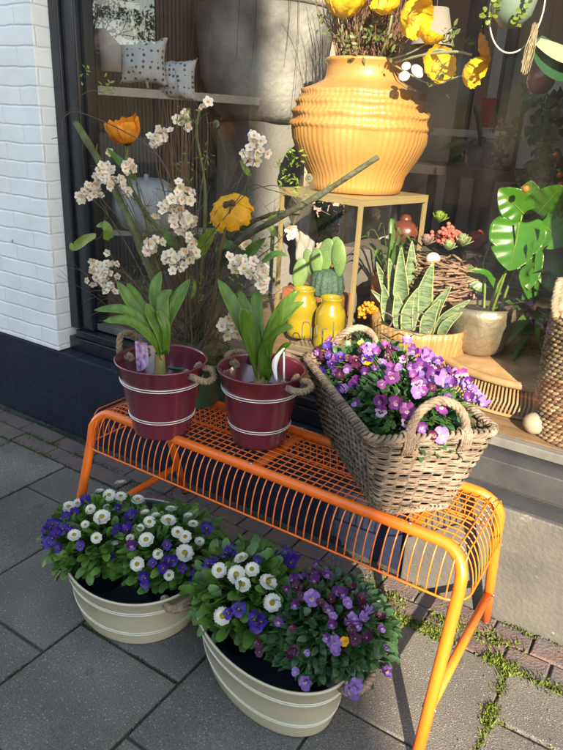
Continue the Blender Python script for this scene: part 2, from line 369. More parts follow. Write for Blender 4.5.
bm = BM(); box(bm, (-4, .43, .346), (-.70, .66, 4.4), bev=.004); obj('brick_pier', bm, brick_mat(), shop, smooth=False)
bm = BM(); box(bm, (-4, .432, -.05), (-.6, .66, .343), bev=.006); box(bm, (-.604, .43, -.05), (.80, .66, .340), bev=.006); obj('plinth', bm, blue, shop, smooth=False)
bm = BM(); box(bm, (.803, .398, -.05), (3.4, .66, .335), bev=.005); obj('stone_plinth', bm, grey_st, shop, smooth=False)
bm = BM(); box(bm, (-.698, .484, .343), (.79, .66, .398), bev=.005)
q = box(bm, (-.66, .488, .400), (.79, .66, .428), bev=.004); obj('sill', bm, navy_w, shop, smooth=False).name
bm = BM(); box(bm, (.795, .402, .336), (3.4, .481, .3405), bev=.001); obj('ledge', bm, sill_m, shop, smooth=False)
bm = BM(); box(bm, (.792, .482, .341), (3.4, .66, .418), bev=.005)
vs = box(bm, (.792, .482, .4195), (3.4, .66, .432)); [setattr(v.co, 'z', .421) for v in vs[4:6]]
obj('sill', bm, sill_m, shop, smooth=False)
frame = BM()
box(frame, (-.70, .497, .43), (-.655, .60, 4.3), bev=.004); box(frame, (-.653, .512, .43), (-.59, .60, 4.3), bev=.004)
box(frame, (-.588, .535, .434), (-.575, .58, 4.3)); box(frame, (-.70, .50, 4.1), (3.4, .62, 4.4)); box(frame, (1.24, .512, .434), (1.32, .60, 4.1), bev=.004)
obj('window_frame', frame, navy_w, shop, smooth=False)
bm = BM(); box(bm, (-.587, .53, .4335), (1.24, .56, .460), bev=.003); obj('bottom_rail', bm, mat('grey_rail', (.13, .125, .12), .5, var=.3, vscale=20), shop, smooth=False)
def glass_mat():
    m = bpy.data.materials.new('window_glass'); m.use_nodes = True; n = m.node_tree.nodes; l = m.node_tree.links; n.remove(n['Principled BSDF'])
    tr = n.new('ShaderNodeBsdfTransparent'); tr.inputs[0].default_value = (.88, .89, .88, 1)
    gl = n.new('ShaderNodeBsdfGlossy'); gl.inputs['Roughness'].default_value = .0; ge = n.new('ShaderNodeNewGeometry')
    dt = n.new('ShaderNodeVectorMath'); dt.operation = 'DOT_PRODUCT'; l.new(ge.outputs['Incoming'], dt.inputs[0]); l.new(ge.outputs['Normal'], dt.inputs[1])
    ab = n.new('ShaderNodeMath'); ab.operation = 'ABSOLUTE'; l.new(dt.outputs['Value'], ab.inputs[0])
    su = n.new('ShaderNodeMath'); su.operation = 'SUBTRACT'; su.inputs[0].default_value = 1; l.new(ab.outputs[0], su.inputs[1])
    pw = n.new('ShaderNodeMath'); pw.operation = 'POWER'; pw.inputs[1].default_value = 5; l.new(su.outputs[0], pw.inputs[0])
    mu = n.new('ShaderNodeMath'); mu.operation = 'MULTIPLY_ADD'; mu.inputs[1].default_value = .88; mu.inputs[2].default_value = .125; l.new(pw.outputs[0], mu.inputs[0]); mu.use_clamp = True
    ms = n.new('ShaderNodeMixShader'); l.new(mu.outputs[0], ms.inputs[0]); l.new(tr.outputs[0], ms.inputs[1]); l.new(gl.outputs[0], ms.inputs[2])
    tc = n.new('ShaderNodeTexCoord'); mp = n.new('ShaderNodeMapping'); mp.inputs['Scale'].default_value = (1, 1, .35); mp.inputs['Rotation'].default_value = (0, .5, 0); l.new(tc.outputs['Object'], mp.inputs[0])
    nz = n.new('ShaderNodeTexNoise'); nz.inputs['Scale'].default_value = 9; nz.inputs['Detail'].default_value = 8; l.new(mp.outputs[0], nz.inputs[0]); mr = n.new('ShaderNodeMapRange'); mr.inputs[1].default_value = .45; mr.inputs[2].default_value = .8; mr.inputs[3].default_value = .002; mr.inputs[4].default_value = .028; l.new(nz.outputs[0], mr.inputs[0])
    df = n.new('ShaderNodeBsdfDiffuse'); df.inputs[0].default_value = (.5, .5, .5, 1); m3 = n.new('ShaderNodeMixShader'); l.new(mr.outputs[0], m3.inputs[0]); l.new(ms.outputs[0], m3.inputs[1]); l.new(df.outputs[0], m3.inputs[2])   # dust and smears on the pane
    l.new(m3.outputs[0], n['Material Output'].inputs[0]); return m
glass = glass_mat()
bm = BM(); vs = [bm.verts.new(p) for p in ((-.585, .553, .455), (1.245, .553, .455), (1.245, .553, 4.12), (-.585, .553, 4.12))]; bm.faces.new(vs)
obj('window_pane', bm, glass, shop, smooth=False)
# painted lettering on the pane: worn cursive strokes
bm = BM(); wl = mat('window_lettering', (.11, .095, .07), .7, var=.3, vscale=60)
strokes = [[(377, 322), (384, 313), (393, 318), (388, 328), (378, 330)], [(392, 318), (402, 314), (412, 317), (420, 322)], [(385, 334), (398, 330), (410, 332), (420, 336), (430, 333)],
           [(372, 340), (380, 335), (392, 341), (404, 339)], [(400, 324), (408, 330), (418, 326), (428, 330), (436, 326)], [(410, 318), (418, 312), (428, 316)],
           [(302, 338), (303, 324), (308, 322), (311, 327), (311, 339)], [(316, 338), (317, 325)], [(322, 338), (322, 330), (328, 328)], [(333, 338), (334, 322)], [(340, 345), (352, 338), (362, 344)]]
for s in strokes:
    tube(bm, [p for p in smooth_pts([at(u, v, .5495) for u, v in s], 5)], .0024, 6)
for v in bm.verts: v.co.y = .5495+(v.co.y-.5495)*.12
obj('lettering', bm, wl, shop)
# upper storey so that the front is a building
bm = BM(); box(bm, (-4, .44, 4.402), (3.4, .66, 6.5)); obj('upper_wall', bm, bpy.data.materials['painted_brick'], shop, smooth=False)
bm = BM(); box(bm, (1.33, .45, .44), (3.4, .66, 4.398), bev=.004); obj('side_pier', bm, grey_st, shop, smooth=False)
# shop room
wall_in = mat('room_plaster', (.50, .40, .31), .8, var=.15, vscale=3); floor_in = mat('room_floor', (.12, .09, .07), .5, var=.3, vscale=5)
room = thing('shop_room', 'dim shop interior seen through the display window', 'room', (.5, 2.2, 0))
bm = BM(); box(bm, (-3.6, 4.0, 0), (3.3, 4.1, 4.3)); box(bm, (-3.7, .66, 0), (-3.6, 4.1, 4.3)); box(bm, (3.3, .66, 0), (3.4, 4.1, 4.3)); obj('room_wall', bm, wall_in, room, smooth=False)
bm = BM(); box(bm, (-3.7, .66, 4.3), (3.4, 4.1, 4.4)); obj('room_ceiling', bm, wall_in, room, smooth=False)
bm = BM(); box(bm, (-3.7, .66, -.05), (3.4, 4.1, -.002)); obj('room_floor', bm, floor_in, room, smooth=False)
wood_floor = mat('oak_platform', (.30, .19, .10), .5, var=.35, vscale=6, stretch=(1, 8, 8), bump=.1)
bm = BM(); box(bm, (-.9, .562, .40), (2.6, 1.75, .459), bev=.003); box(bm, (-.9, 1.70, .0), (2.6, 1.74, .39)); tag(obj('display_platform', bm, wood_floor, smooth=False), 'low wooden display platform just inside the window', 'platform')

# ---- across the street: dark brick terrace, trees (seen only as reflections and as the shade they cast)
dark_brick = mat('far_brick', (.16, .08, .055), .85, var=.35, vscale=3, bump=.3)
DN = V((-.595, .803)); LN = V((-.803, -.595)); P0 = V((.89, .14))
# right end of each volume follows from where the shadow edge falls on the pavement
def edge_x(off, y):      # x on the shadow plane (shifted left by off) at depth y
    q = P0+LN*off; t = (y-q.y)/DN.y; return q.x+DN.x*t
far = thing('terrace_house', 'brown brick terrace across the street with tall windows', 'house', (0, -11, 0))
X1 = edge_x(.07, -10.0); X2 = edge_x(.30, -10.0)
bm = BM(); box(bm, (-10.2, -16, 0), (5.2, -10.0, 4.6)); box(bm, (5.2, -16, 0), (X1, -10.0, 6.3)); box(bm, (5.2, -16, 6.3), (X2, -10.0, 9.4)); obj('wall', bm, dark_brick, far, smooth=False)
win = mat('far_window', (.02, .025, .03), .1); trim = mat('far_trim', (.10, .07, .05), .6)
for k in range(11):
    for z in (.9, ):
        x = -7.5+k*1.35
        bm = BM(); box(bm, (x, -10.02, z), (x+.8, -9.99, z+1.6)); wi = obj('window', bm, win, far, smooth=False)
        bm = BM()
        for a, b in (((x-.06, -10.03, z-.06), (x, -9.97, z+1.66)), ((x+.8, -10.03, z-.06), (x+.86, -9.97, z+1.66)), ((x, -10.03, z+1.6), (x+.8, -9.97, z+1.66)), ((x, -10.03, z-.06), (x+.8, -9.95, z))): box(bm, a, b)
        obj('frame', bm, trim, wi, smooth=False)
bark_m = mat('far_bark', (.08, .06, .05), .9, var=.4, vscale=8)
def far_tree(x, y, h, lab, leafy):
    t = thing('street_tree', lab, 'tree', (x, y, 0), 'trees across the street'); bm = BM(); tips = []
    def grow(p, d, L, r, k):
        q = p+d*L; mid = p+d*L*.5+rdir()*L*.06
        tube(bm, [p, mid, q], [r, r*.75], 6, cap=False)
        if k == 0: tips.append(q); return
        for _ in range(3 if k > 1 else 4): grow(q, (d+rdir(.25)*.75).normalized(), L*rnd(.62, .8), r*.6, k-1)
    grow(V((x, y, 0)), V((0, 0, 1)), h*.27, h*.016, 5); obj('trunk', bm, bark_m, t)
    bm = BM()
    for q in tips:
        for _ in range(leafy): leaf(bm, q+rdir()*rnd(0, .8), rdir(), .22, .13, n=2, nrm=rdir())
    obj('crown', bm, leaf_d, t)
far_tree(-19.0, -24, 9.5, 'bare branched street tree left of the brick terrace', 5)
tones = ['red brown', 'pale grey', 'dark brown', 'ochre', 'brick red']
for k in range(7):
    x0 = -78+k*9.1; hh = 5.2+(k*37 % 5)*.5; t = thing('far_house', f"{tones[k % 5]} house far down the street, {['nearest to', 'second from', 'third from', 'fourth from', 'fifth from', 'sixth from', 'farthest from'][6-k]} the terrace", 'house', (x0+4, -46, 0), 'houses far down the street')
    bm = BM(); box(bm, (x0, -50, 0), (x0+8, -44, hh)); obj('wall', bm, mat('far_wall_'+tones[k % 5].replace(' ', '_'), [(.15, .07, .05), (.3, .29, .27), (.08, .05, .04), (.25, .17, .09), (.2, .06, .04)][k % 5], .85, var=.3, vscale=2), t, smooth=False)
    bm = BM(); vs = [bm.verts.new(p) for p in ((x0-.2, -50.2, hh), (x0+8.2, -50.2, hh), (x0+8.2, -43.8, hh), (x0-.2, -43.8, hh), (x0-.2, -47, hh+2), (x0+8.2, -47, hh+2))]
    for f in ((0, 1, 5, 4), (2, 3, 4, 5), (1, 2, 5), (3, 0, 4), (3, 2, 1, 0)): bm.faces.new([vs[i] for i in f])
    obj('roof', bm, mat('far_roof', (.09, .05, .04), .8, var=.3), t, smooth=False)
far_tree(-13.5, -17, 6.5, 'small round headed street tree at the end of the terrace', 9)
far_tree(-31, -26, 11, 'fuller street tree farther down the street', 9)

# ================================================================ BENCH
orange = mat('orange_powder_coat', (.78, .15, .012), .32, var=.08, vscale=30, coat=.3)
wear(orange, 55, .71, (.30, .07, .012))
steel = mat('bolt_steel', (.45, .43, .40), .35, metal=1)
BL, BD, BH, SP = 1.062, .235, .45, .300
bench = thing('metal_bench', 'bright orange wire mesh metal bench holding the pots and basket', 'bench', (BL/2, BD/2, 0))
def frame_pts(sign, y0):
    """one bent tube: foot, leg, bend, rail, bend, leg, foot"""
    P = []
    def leg(x, rev):
        seg = [(x, y0+sign*SP*BH, .0), (x, y0+sign*SP*(BH-.2), .2), (x, y0+sign*SP*.085, BH-.085)]
        return seg if not rev else seg[::-1]
    P += leg(0, False)
    for k in range(1, 7):
        a = k/6*PI/2; P.append((.06*(1-math.cos(a)), y0+sign*SP*.085*(1-math.sin(a)), BH-.06+.06*math.sin(a)-(0 if k else 0)))
    for k in range(1, 12): P.append((.06+(BL-.12)*k/12, y0, BH))
    for k in range(0, 7):
        a = k/6*PI/2; P.append((BL-.06+.06*math.sin(a), y0+sign*SP*.085*(1-math.cos(a)), BH-.06+.06*math.cos(a)))
    P += leg(BL, True); return P
for sg, y0 in ((-1, 0), (1, BD)):
    bm = BM(); tube(bm, frame_pts(sg, y0), .0128, 14); obj('leg_frame', bm, orange, bench)
    for x in (0, BL):
        bm = BM(); tube(bm, [(x, y0+sg*SP*BH, -.0), (x, y0+sg*SP*(BH-.006), .006)], .0138, 12); obj('foot_cap', bm, black_pl, bench)
for x in (0, BL):
    zb = .118; ya = -SP*(BH-zb)+.004; yb = BD+SP*(BH-zb)-.004
    bm = BM(); tube(bm, [(x, ya, zb), (x, yb, zb)], .0105, 12); obj('brace', bm, orange, bench)
    for y_ in (ya, yb):
        for k in (-1, 1): bm = BM(); tube(bm, [(x+k*.0115, y_, zb), (x+k*.0148, y_, zb)], .0045, 10); obj('bolt', bm, steel, bench)
for x in (.125, .53, .935):
    bm = BM(); box(bm, (x-.012, .004, BH-.010), (x+.012, BD-.004, BH-.004), bev=.001); obj('cross_bar', bm, orange, bench, smooth=False)
    for y_ in (.0, BD):
        bm = BM(); tube(bm, [(x, y_, BH+.012), (x, y_, BH+.0145)], .0045, 10); obj('bolt', bm, steel, bench)
# wire grid: wires along and across, all turning down to one ring
XO0, XO1, YO0, YO1, ZR = -.018, 1.080, -.040, .275, .347
bm = BM(); WR = .0017
def prof(d, out):       # from the rim out and down: d = 0..1
    return out*math.sin(d*PI/2), -(BH+.006-ZR)*(1-math.cos(d*PI/2))
def corner_clip(t, lo, hi, r):      # ring inset at the rounded corners
    e = min(t-lo, hi-t)
    return 0 if e >= r else r-math.sqrt(max(0, r*r-(r-e)**2))
n1 = 51
for i in range(n1+1):
    x = XO0+.018+(XO1-XO0-.036)*i/n1; cc = corner_clip(x, XO0, XO1, .05)
    ya, yb = YO0+cc, YO1-cc
    P = [(x, (YO0+.05) + (ya-(YO0+.05))*math.sin(k/7*PI/2), BH-.001-(BH-.001-ZR)*(1-math.cos(k/7*PI/2))) for k in range(7, -1, -1)]
    P += [(x, y, BH-.001) for y in (.06, .12, .18)]
    P += [(x, (YO1-.05) + (yb-(YO1-.05))*math.sin(k/7*PI/2), BH-.001-(BH-.001-ZR)*(1-math.cos(k/7*PI/2))) for k in range(0, 8)]
    tube(bm, P, WR, 5)
n2 = 14
for j in range(n2+1):
    y = YO0+.012+(YO1-YO0-.024)*j/n2
    if y < .010 or y > BD-.010: 
        pass
    cc = corner_clip(y, YO0, YO1, .05); xa, xb = XO0+cc, XO1-cc
    e = min(y-YO0, YO1-y); zt = BH+.0015 if e > .05 else BH-(BH-ZR)*(1-math.sqrt(max(0, 1-((.05-e)/.05)**2)))*.9
    if .0 < y < BD:
        P = [((XO0+.06)+(xa-(XO0+.06))*math.sin(k/7*PI/2), y, zt-(zt-ZR)*(1-math.cos(k/7*PI/2))) for k in range(7, -1, -1)]
        P += [(XO0+.06+(XO1-XO0-.12)*k/8, y, zt) for k in range(1, 8)]
        P += [((XO1-.06)+(xb-(XO1-.06))*math.sin(k/7*PI/2), y, zt-(zt-ZR)*(1-math.cos(k/7*PI/2))) for k in range(0, 8)]
        tube(bm, P, WR, 5)
obj('wire_seat', bm, orange, bench)
bm = BM(); ring = []
for cx_, cy_, a0 in ((XO1-.05, YO1-.05, 0), (XO0+.05, YO1-.05, 90), (XO0+.05, YO0+.05, 180), (XO1-.05, YO0+.05, 270)):
    for k in range(7): a = math.radians(a0+k*15); ring.append((cx_+.05*math.cos(a), cy_+.05*math.sin(a), ZR))
tube(bm, ring, .0026, 8, closed=True); obj('rim_wire', bm, orange, bench)

# ================================================================ BURGUNDY BUCKETS
burg = mat('burgundy_enamel', (.13, .018, .036), .22, var=.12, vscale=10, coat=.6)
wear(burg, 22, .66, (.17, .06, .07), (1, 1, .5)); wear(burg, 70, .72, (.03, .008, .012))
white_l = mat('white_stripe', (.75, .73, .70), .4)
jute = mat('jute_rope', (.36, .26, .17), .9, var=.45, vscale=150, bump=.7, bscale=300)
def stripes(cx, cy, z0, r0, z1, r1, fr, m, parent, ax=None, name='stripe', w=.0011):
    for f in fr:
        for dz in (-.0032, .0032):
            bm = BM(); t = f+dz/(z1-z0); rr = r0+(r1-r0)*t; z = z0+(z1-z0)*t; a, b, th = ax[:3] if ax else (1, 1, 0); ring = []
            for k in range(72):
                an = 2*PI*k/72; x = (rr*math.cos(an)) if not ax else (a-(1-t)*ax[3]+.0012)*math.cos(an); y = rr*math.sin(an) if not ax else (b-(1-t)*ax[3]+.0012)*math.sin(an)
                ring.append((cx+x*math.cos(th)-y*math.sin(th), cy+x*math.sin(th)+y*math.cos(th), z))
            tube(bm, ring, w, 6, closed=True); obj(name, bm, m, parent)
def bucket(c, rb, rt, h, label, ha):
    t = thing('bucket', label, 'bucket', (c[0], c[1], BH), 'burgundy buckets on the bench'); z = BH+.003
    bm = BM()
    lathe(bm, [(rb-.004, z), (rb, z+.001), (rb+.0008, z+.006), (rb+(rt-rb)*.5, z+h*.5), (rt-.001, z+h-.006), (rt+.002, z+h-.004), (rt+.003, z+h-.001), (rt+.001, z+h+.0015), (rt-.0015, z+h), (rt-.0025, z+h-.006),
               (rb-.001, z+.02), (.0001, z+.02)], c[0], c[1], 72, cap0=True)
    obj('body', bm, burg, t)
    stripes(c[0], c[1], z, rb+.0006, z+h, rt+.0006, (.27, .745), white_l, t)
    for s in ha:
        a = math.radians(s[0]); bm = BM(); rr = rt-.004; zz = z+h-.018
        def pp(da, dr, dz): return (c[0]+(rr+dr)*math.cos(a+da), c[1]+(rr+dr)*math.sin(a+da), zz+dz)
        w_ = .30
        pts = [pp(-w_, -.012, .0), pp(-w_, .012, .0), pp(-w_*.9, .022, s[1]*.3), pp(-w_*.4, .034, s[1]), pp(w_*.4, .034, s[1]), pp(w_*.9, .022, s[1]*.3), pp(w_, .012, 0), pp(w_, -.012, 0)]
        rope(bm, pts, .0085, 7); obj('rope_handle', bm, jute, t)
        for k in (-1, 1):
            bm = BM(); rope(bm, [pp(k*w_*1.08, -.013, -.006), pp(k*w_*.92, -.019, 0), pp(k*w_*1.05, -.012, .009), pp(k*w_, -.009, -.003)], .007, 2); obj('rope_knot', bm, jute, t)
    return t
b1 = bucket((.227, .022), .0735, .114, .198, 'burgundy striped bucket nearest the white brick wall, leafy bulb inside', ((172, .045), (10, -.012)))
b2 = bucket((.460, .133), .0695, .1085, .198, 'burgundy striped bucket between the other bucket and the wicker basket', ((155, .012), (-2, -.004)))
def bulb(c, zs, label, leaves, sc):
    t = thing('bulb_plant', label, 'plant', (c[0], c[1], zs), 'budding bulbs in the burgundy buckets')
    bm = BM(); lathe(bm, [(.045, zs-.10), (.062, zs-.004), (.066, zs-.004), (.066, zs-.001), (.061, zs), (.058, zs-.01), (.0001, zs-.012)], c[0], c[1], 40); obj('nursery_pot', bm, black_pl, t)
    bm = BM(); lathe(bm, [(.057, zs-.011), (.03, zs-.006), (.0001, zs-.004)], c[0], c[1], 24, fn=lambda a, i, r, z: (r, z+.004*noise.noise(V((a*3, i*2, c[0]*9))))); obj('soil', bm, soil, t)
    bm = BM(); lathe(bm, [(.018, zs-.012), (.026, zs-.002), (.021, zs+.012), (.0145, zs+.028), (.0135, zs+.06), (.011, zs+.08)], c[0], c[1], 24); obj('bulb', bm, mat('bulb_skin', (.20, .25, .05), .5, col2=(.28, .17, .07), vscale=20, bump=.1), t)
    for (y1, W, pix) in leaves:     # tip depth, width, picture points from base to tip
        k = len(pix)-1; P = [at(u, v, c[1]+(y1-c[1])*i/k) for i, (u, v) in enumerate(pix)]
        bm = BM(); pathleaf(bm, P, W*.84, (CAM-P[1]).normalized()+V((0, 0, 1.0)), fold=.42, wave=.05)
        solid(bm, thickness=.0012)
        obj('leaf', bm, leaf_h, t)
    return t
bulb((.224, .020), .585, 'green bulb with a wide fan of strap leaves beside a purple plant tag', [
    (.12, .040, [(166, 352), (164, 330), (176, 303), (190, 279)]), (.08, .036, [(166, 350), (164, 325), (163, 300), (172, 290)]), (.10, .036, [(164, 350), (158, 318), (155, 292), (161, 271)]), (.06, .030, [(163, 352), (150, 322), (138, 300), (127, 283)]),
    (-.02, .036, [(163, 352), (150, 330), (132, 305), (117, 281)]), (-.07, .034, [(162, 354), (148, 328), (125, 311), (94, 310)]), (-.10, .034, [(162, 358), (150, 338), (130, 322), (103, 321)]), (-.01, .034, [(164, 354), (160, 335), (152, 318), (146, 303)]), (.0, .030, [(166, 354), (166, 330), (160, 315), (156, 312)])], .225)
bulb((.462, .128), .590, 'upright budding bulb with broad glossy leaves beside a white tag', [
    (.20, .040, [(262, 378), (258, 340), (256, 310), (258, 288)]), (.17, .040, [(264, 378), (268, 340), (282, 312), (299, 290)]), (.13, .044, [(264, 378), (268, 345), (284, 318), (304, 302)]), (.16, .034, [(261, 378), (254, 340), (246, 310), (239, 290)]),
    (.10, .046, [(260, 378), (250, 342), (236, 312), (218, 279)]), (.07, .052, [(262, 380), (254, 350), (246, 325), (241, 308)]), (.06, .050, [(265, 380), (266, 352), (278, 335), (293, 328)]), (.11, .030, [(267, 380), (276, 362), (284, 350), (291, 344)])], .25)
def plant_tag(pts, label, m):
    bm = BM(); vs = [bm.verts.new(p) for p in pts]; bm.faces.new(vs); solid(bm, thickness=.0008); return tag(obj('plant_tag', bm, m, smooth=False), label, 'plant tag')
def tag_quad(u0, v0, u1, v1, y, w, tip=6):
    return [at(u0, v0, y), at(u0+w, v0+2, y), at(u1+w*.8, v1, y), at(u1+w*.3, v1+tip, y), at(u1, v1, y)]
plant_tag([at(147, 343, .0), at(149, 365, .0), at(142, 371, .0), at(137, 371, .0), at(135, 341, .0)], 'purple and white picture tag stuck in the left burgundy bucket', mat('tag_print', (.34, .08, .36), .4, col2=(.7, .62, .70), vscale=60))
bm = BM(); 
pts = smooth_pts([at(284, 348, .10), at(277, 357, .10), at(274.5, 367, .10), at(277, 382, .10)], 5)
rows = [(bm.verts.new(p-RT*(.007*math.sin(PI*(.12+.8*i/(len(pts)-1))))), bm.verts.new(p+RT*(.007*math.sin(PI*(.12+.8*i/(len(pts)-1)))))) for i, p in enumerate(pts)]
for a, b in zip(rows[:-1], rows[1:]): bm.faces.new((a[0], a[1], b[1], b[0]))
solid(bm, thickness=.001)
tube(bm, [at(284, 352, .10), at(284, 382, .10)], .0022, 6)
tag(obj('plant_tag', bm, mat('tag_white', (.72, .72, .74), .4)), 'curled white plant tag stuck in the right burgundy bucket', 'plant tag')

# ================================================================ CREAM OVAL TUBS
cream = mat('cream_enamel', (.44, .40, .29), .35, var=.12, vscale=6, coat=.35)
wear(cream, 14, .62, (.36, .32, .23), (1, 1, .6)); wear(cream, 60, .73, (.17, .14, .10))
inner_m = mat('tub_inside', (.05, .058, .085), .4, var=.2)
def tub(c, a, b, th, h, e, label, hands):
    t = thing('oval_tub', label, 'tub', (c[0], c[1], 0), 'cream oval tubs on the pavement'); bm = BM(); n = 96
    def ring(k, z, ins=0):
        s = e*(1-k)+ins
        return [bm.verts.new((c[0]+(a-s)*math.cos(t_)*math.cos(th)-(b-s)*math.sin(t_)*math.sin(th), c[1]+(a-s)*math.cos(t_)*math.sin(th)+(b-s)*math.sin(t_)*math.cos(th), z)) for t_ in [2*PI*i/n for i in range(n)]]
    seq = [(0, .003, .004, 0), (0, .001, .0, 0), (0.02, .004, 0, 0), (.5, h*.5, 0, 0), (.96, h-.007, 0, 0), (1, h-.005, -.003, 0), (1, h, -.003, 0), (1, h+.001, 0, 0), (1, h-.001, .003, 1), (.9, h*.9, .004, 1), (.1, h*.12, .004, 1)]
    rs = [ring(k, z, i) for k, z, i, _ in seq]
    for i in range(len(rs)-1):
        for k in range(n):
            f = bm.faces.new((rs[i][k], rs[i][(k+1) % n], rs[i+1][(k+1) % n], rs[i+1][k])); f.material_index = 1 if seq[i+1][3] and i >= 8 else 0
    bm.faces.new(rs[-1]).material_index = 1; bm.faces.new(rs[0][::-1])
    obj('body', bm, [cream, inner_m], t)
    stripes(c[0], c[1], 0, 0, h, 0, (.27, .74), mat('cream_stripe', (.60, .58, .50), .4), t, ax=(a, b, th, e), w=.0015)
    for ang, zz in hands:
        def pp(da, dr, dz):
            q = ang+da; x = (a+dr)*math.cos(q); y = (b+dr)*math.sin(q); return (c[0]+x*math.cos(th)-y*math.sin(th), c[1]+x*math.sin(th)+y*math.cos(th), h-.018+dz)
        bm = BM(); rope(bm, [pp(-.30, -.015, 0), pp(-.30, .012, 0), pp(-.2, .03, zz*.5), pp(0, .042, zz), pp(.2, .03, zz*.5), pp(.30, .012, 0), pp(.30, -.015, 0)], .0095, 8); obj('rope_handle', bm, jute, t)
        for k in (-1, 1):
            bm = BM(); rope(bm, [pp(k*.33, -.018, -.008), pp(k*.27, -.022, 0), pp(k*.32, -.012, .01), pp(k*.30, -.01, -.002)], .008, 2); obj('rope_knot', bm, jute, t)
    return t
TL = dict(c=(.231, -.084), a=.233, b=.190, th=-.60, h=.146); TR = dict(c=(.675, -.106), a=.238, b=.157, th=-.406, h=.162)
tub(TL['c'], TL['a'], TL['b'], TL['th'], TL['h'], .024, 'cream oval tub of daisies and blue violets under the left end of the bench', ((0.42, .004), (PI, .002)))
tub(TR['c'], TR['a'], TR['b'], TR['th'], TR['h'], .032, 'cream oval tub with trailing wine and lilac violas, nearer the bench front leg', ((.45, .004), (PI, .002)))

# ---------------------------------------------------------------- flower prototypes (first of each is moved onto a plant at the end)
def pmat(n, c, c2=None, var=.25, vs=90): return mat(n, c, .5, var=var, vscale=vs, col2=c2, trans=.3)
pt_blue = pmat('petal_blue_violet', (.06, .022, .30)); pt_blue2 = pmat('petal_deep_violet', (.045, .015, .23))
pt_lil = pmat('petal_lilac', (.27, .15, .48)); pt_pink = pmat('petal_orchid', (.22, .045, .25)); pt_wine = pmat('petal_wine', (.075, .006, .045)); pt_pur = pmat('petal_purple', (.11, .018, .18))
pt_pale = pmat('petal_pale', (.50, .33, .50)); pt_yel = pmat('petal_yellow', (.85, .48, .015)); pt_white = pmat('petal_white', (.66, .65, .60), var=.06); eye_y = pmat('eye_yellow', (.75, .42, .02), vs=300, var=.4); eye_d = pmat('eye_dark', (.02, .005, .03))
PROTO = {}
def petal(bm, ang, L, W, lift, z, mi, cup=.0, n=7):
    """round petal from the centre outwards, in the flower's local frame"""
    ca, sa = math.cos(ang), math.sin(ang); rows = []
    for i in range(5):
        t = i/4; hw = W/2*(math.sin(PI*min(1, .14+t*.72))**.7); rr = L*(.08+.92*t); row = []
        for j in range(-2, 3):
            x = rr*(1-.10*(j/2)**2*t); y = hw*j/2; zz = z+lift*t*t*L+.30*L*t*noise.noise(V((ang*3+j*.9, t*2.5, W*300+L*900)))*1.3+.0*cup
            row.append(bm.verts.new((x*ca-y*sa, x*sa+y*ca, zz)))
        rows.append(row)
    for a, b in zip(rows[:-1], rows[1:]):
        for j in range(4): bm.faces.new((a[j], a[j+1], b[j+1], b[j])).material_index = mi
def viola(key, up, side, low, s=.0135, blotch=True, var=0):
    if not var:
        for k in (1, 2): viola(key, up, side, low, s, blotch, k)
    bm = BM(); lf_ = (.0, .35, .9)[var]
    for a, L, W, l, z, m in ((1.05, 1.05, 1.15, .25, -.0012, 0), (2.09, 1.05, 1.15, .25, -.0016, 0), (.12, .95, .95, .1, .0004, 1), (3.02, .95, .95, .1, .0002, 1), (-PI/2, 1.05, 1.35, .05, .001, 2)):
        petal(bm, a+rnd(-.12, .12)*(var > 0), s*L*(1 if not var else rnd(.86, 1.08)), s*W*(1 if not var else rnd(.8, 1.05)), l+lf_+rnd(-.15, .15), z, m)
    if blotch:
        for a in (-PI/2, -.25, PI+.25): petal(bm, a, s*(.42 if blotch == 'd' else .33), s*.34, .0, .0022, 3)
    obj_c = BM(); bmesh.ops.create_icosphere(obj_c, subdivisions=1, radius=s*.13, matrix=Matrix.Translation((0, 0, .003)))
    f = obj('flower', bm, [up, side, low, eye_d if blotch == 'd' else (pt_pale if blotch else low)]); c = obj('flower_centre', obj_c, eye_y, f, local=True); CH[f.name] = [c]; PROTO[key+('' if not var else '~%d' % var)] = f
viola('blue', pt_blue2, pt_blue, pt_blue, .014, 'd'); viola('lilac', pt_lil, pt_lil, pt_lil, .0125); viola('pink', pt_pink, pt_pink, pt_pink, .0125); viola('pale', pt_pink, pt_pale, pt_pale, .012, 'd')
viola('wine', pt_wine, pt_wine, pt_wine, .0115, 'd'); viola('purple', pt_pur, pt_pur, pt_lil, .012); viola('yellow', pt_yel, pt_yel, pt_yel, .0115, False)
def daisy(key, s, closed=0):
    bm = BM()
    for lay, (n, L, lf, z) in enumerate(((34, 1, .10+closed, 0), (30, .9, .25+closed, .001), (22, .74, .5+closed, .002))):
        for k in range(n):
            a = 2*PI*(k+.5*lay)/n+rnd(-.05, .05); l = s*L*rnd(.92, 1.05); ca, sa = math.cos(a), math.sin(a); w_ = s*.105; r0 = s*.18; rows = []
            for t, ww in ((0, .5), (.5, 1), (.9, .9), (1, .35)):
                rr = r0+(l-r0)*t; zz = z+lf*(rr-r0)*t; rows.append([bm.verts.new((rr*ca-q*sa*w_*ww, rr*sa+q*ca*w_*ww, zz)) for q in (-1, 1)])
            for p, q in zip(rows[:-1], rows[1:]): bm.faces.new((p[0], p[1], q[1], q[0]))
    bc = BM(); bmesh.ops.create_icosphere(bc, subdivisions=3, radius=1)
    for v in bc.verts: v.co = V((v.co.x*s*.35, v.co.y*s*.35, max(v.co.z, -.2)*s*.2+.0015)); v.co *= 1+.06*noise.noise(v.co*900)
    f = obj('flower', bm, pt_white, smooth=False); c = obj('flower_centre', bc, mat('daisy_centre', (.62, .46, .03), .8, var=.5, vscale=500, bump=1, bscale=900), f, local=True); CH[f.name] = [c]; PROTO[key] = f
daisy('daisy', .0172); daisy('daisy_b', .0155, .25)
USED = set()
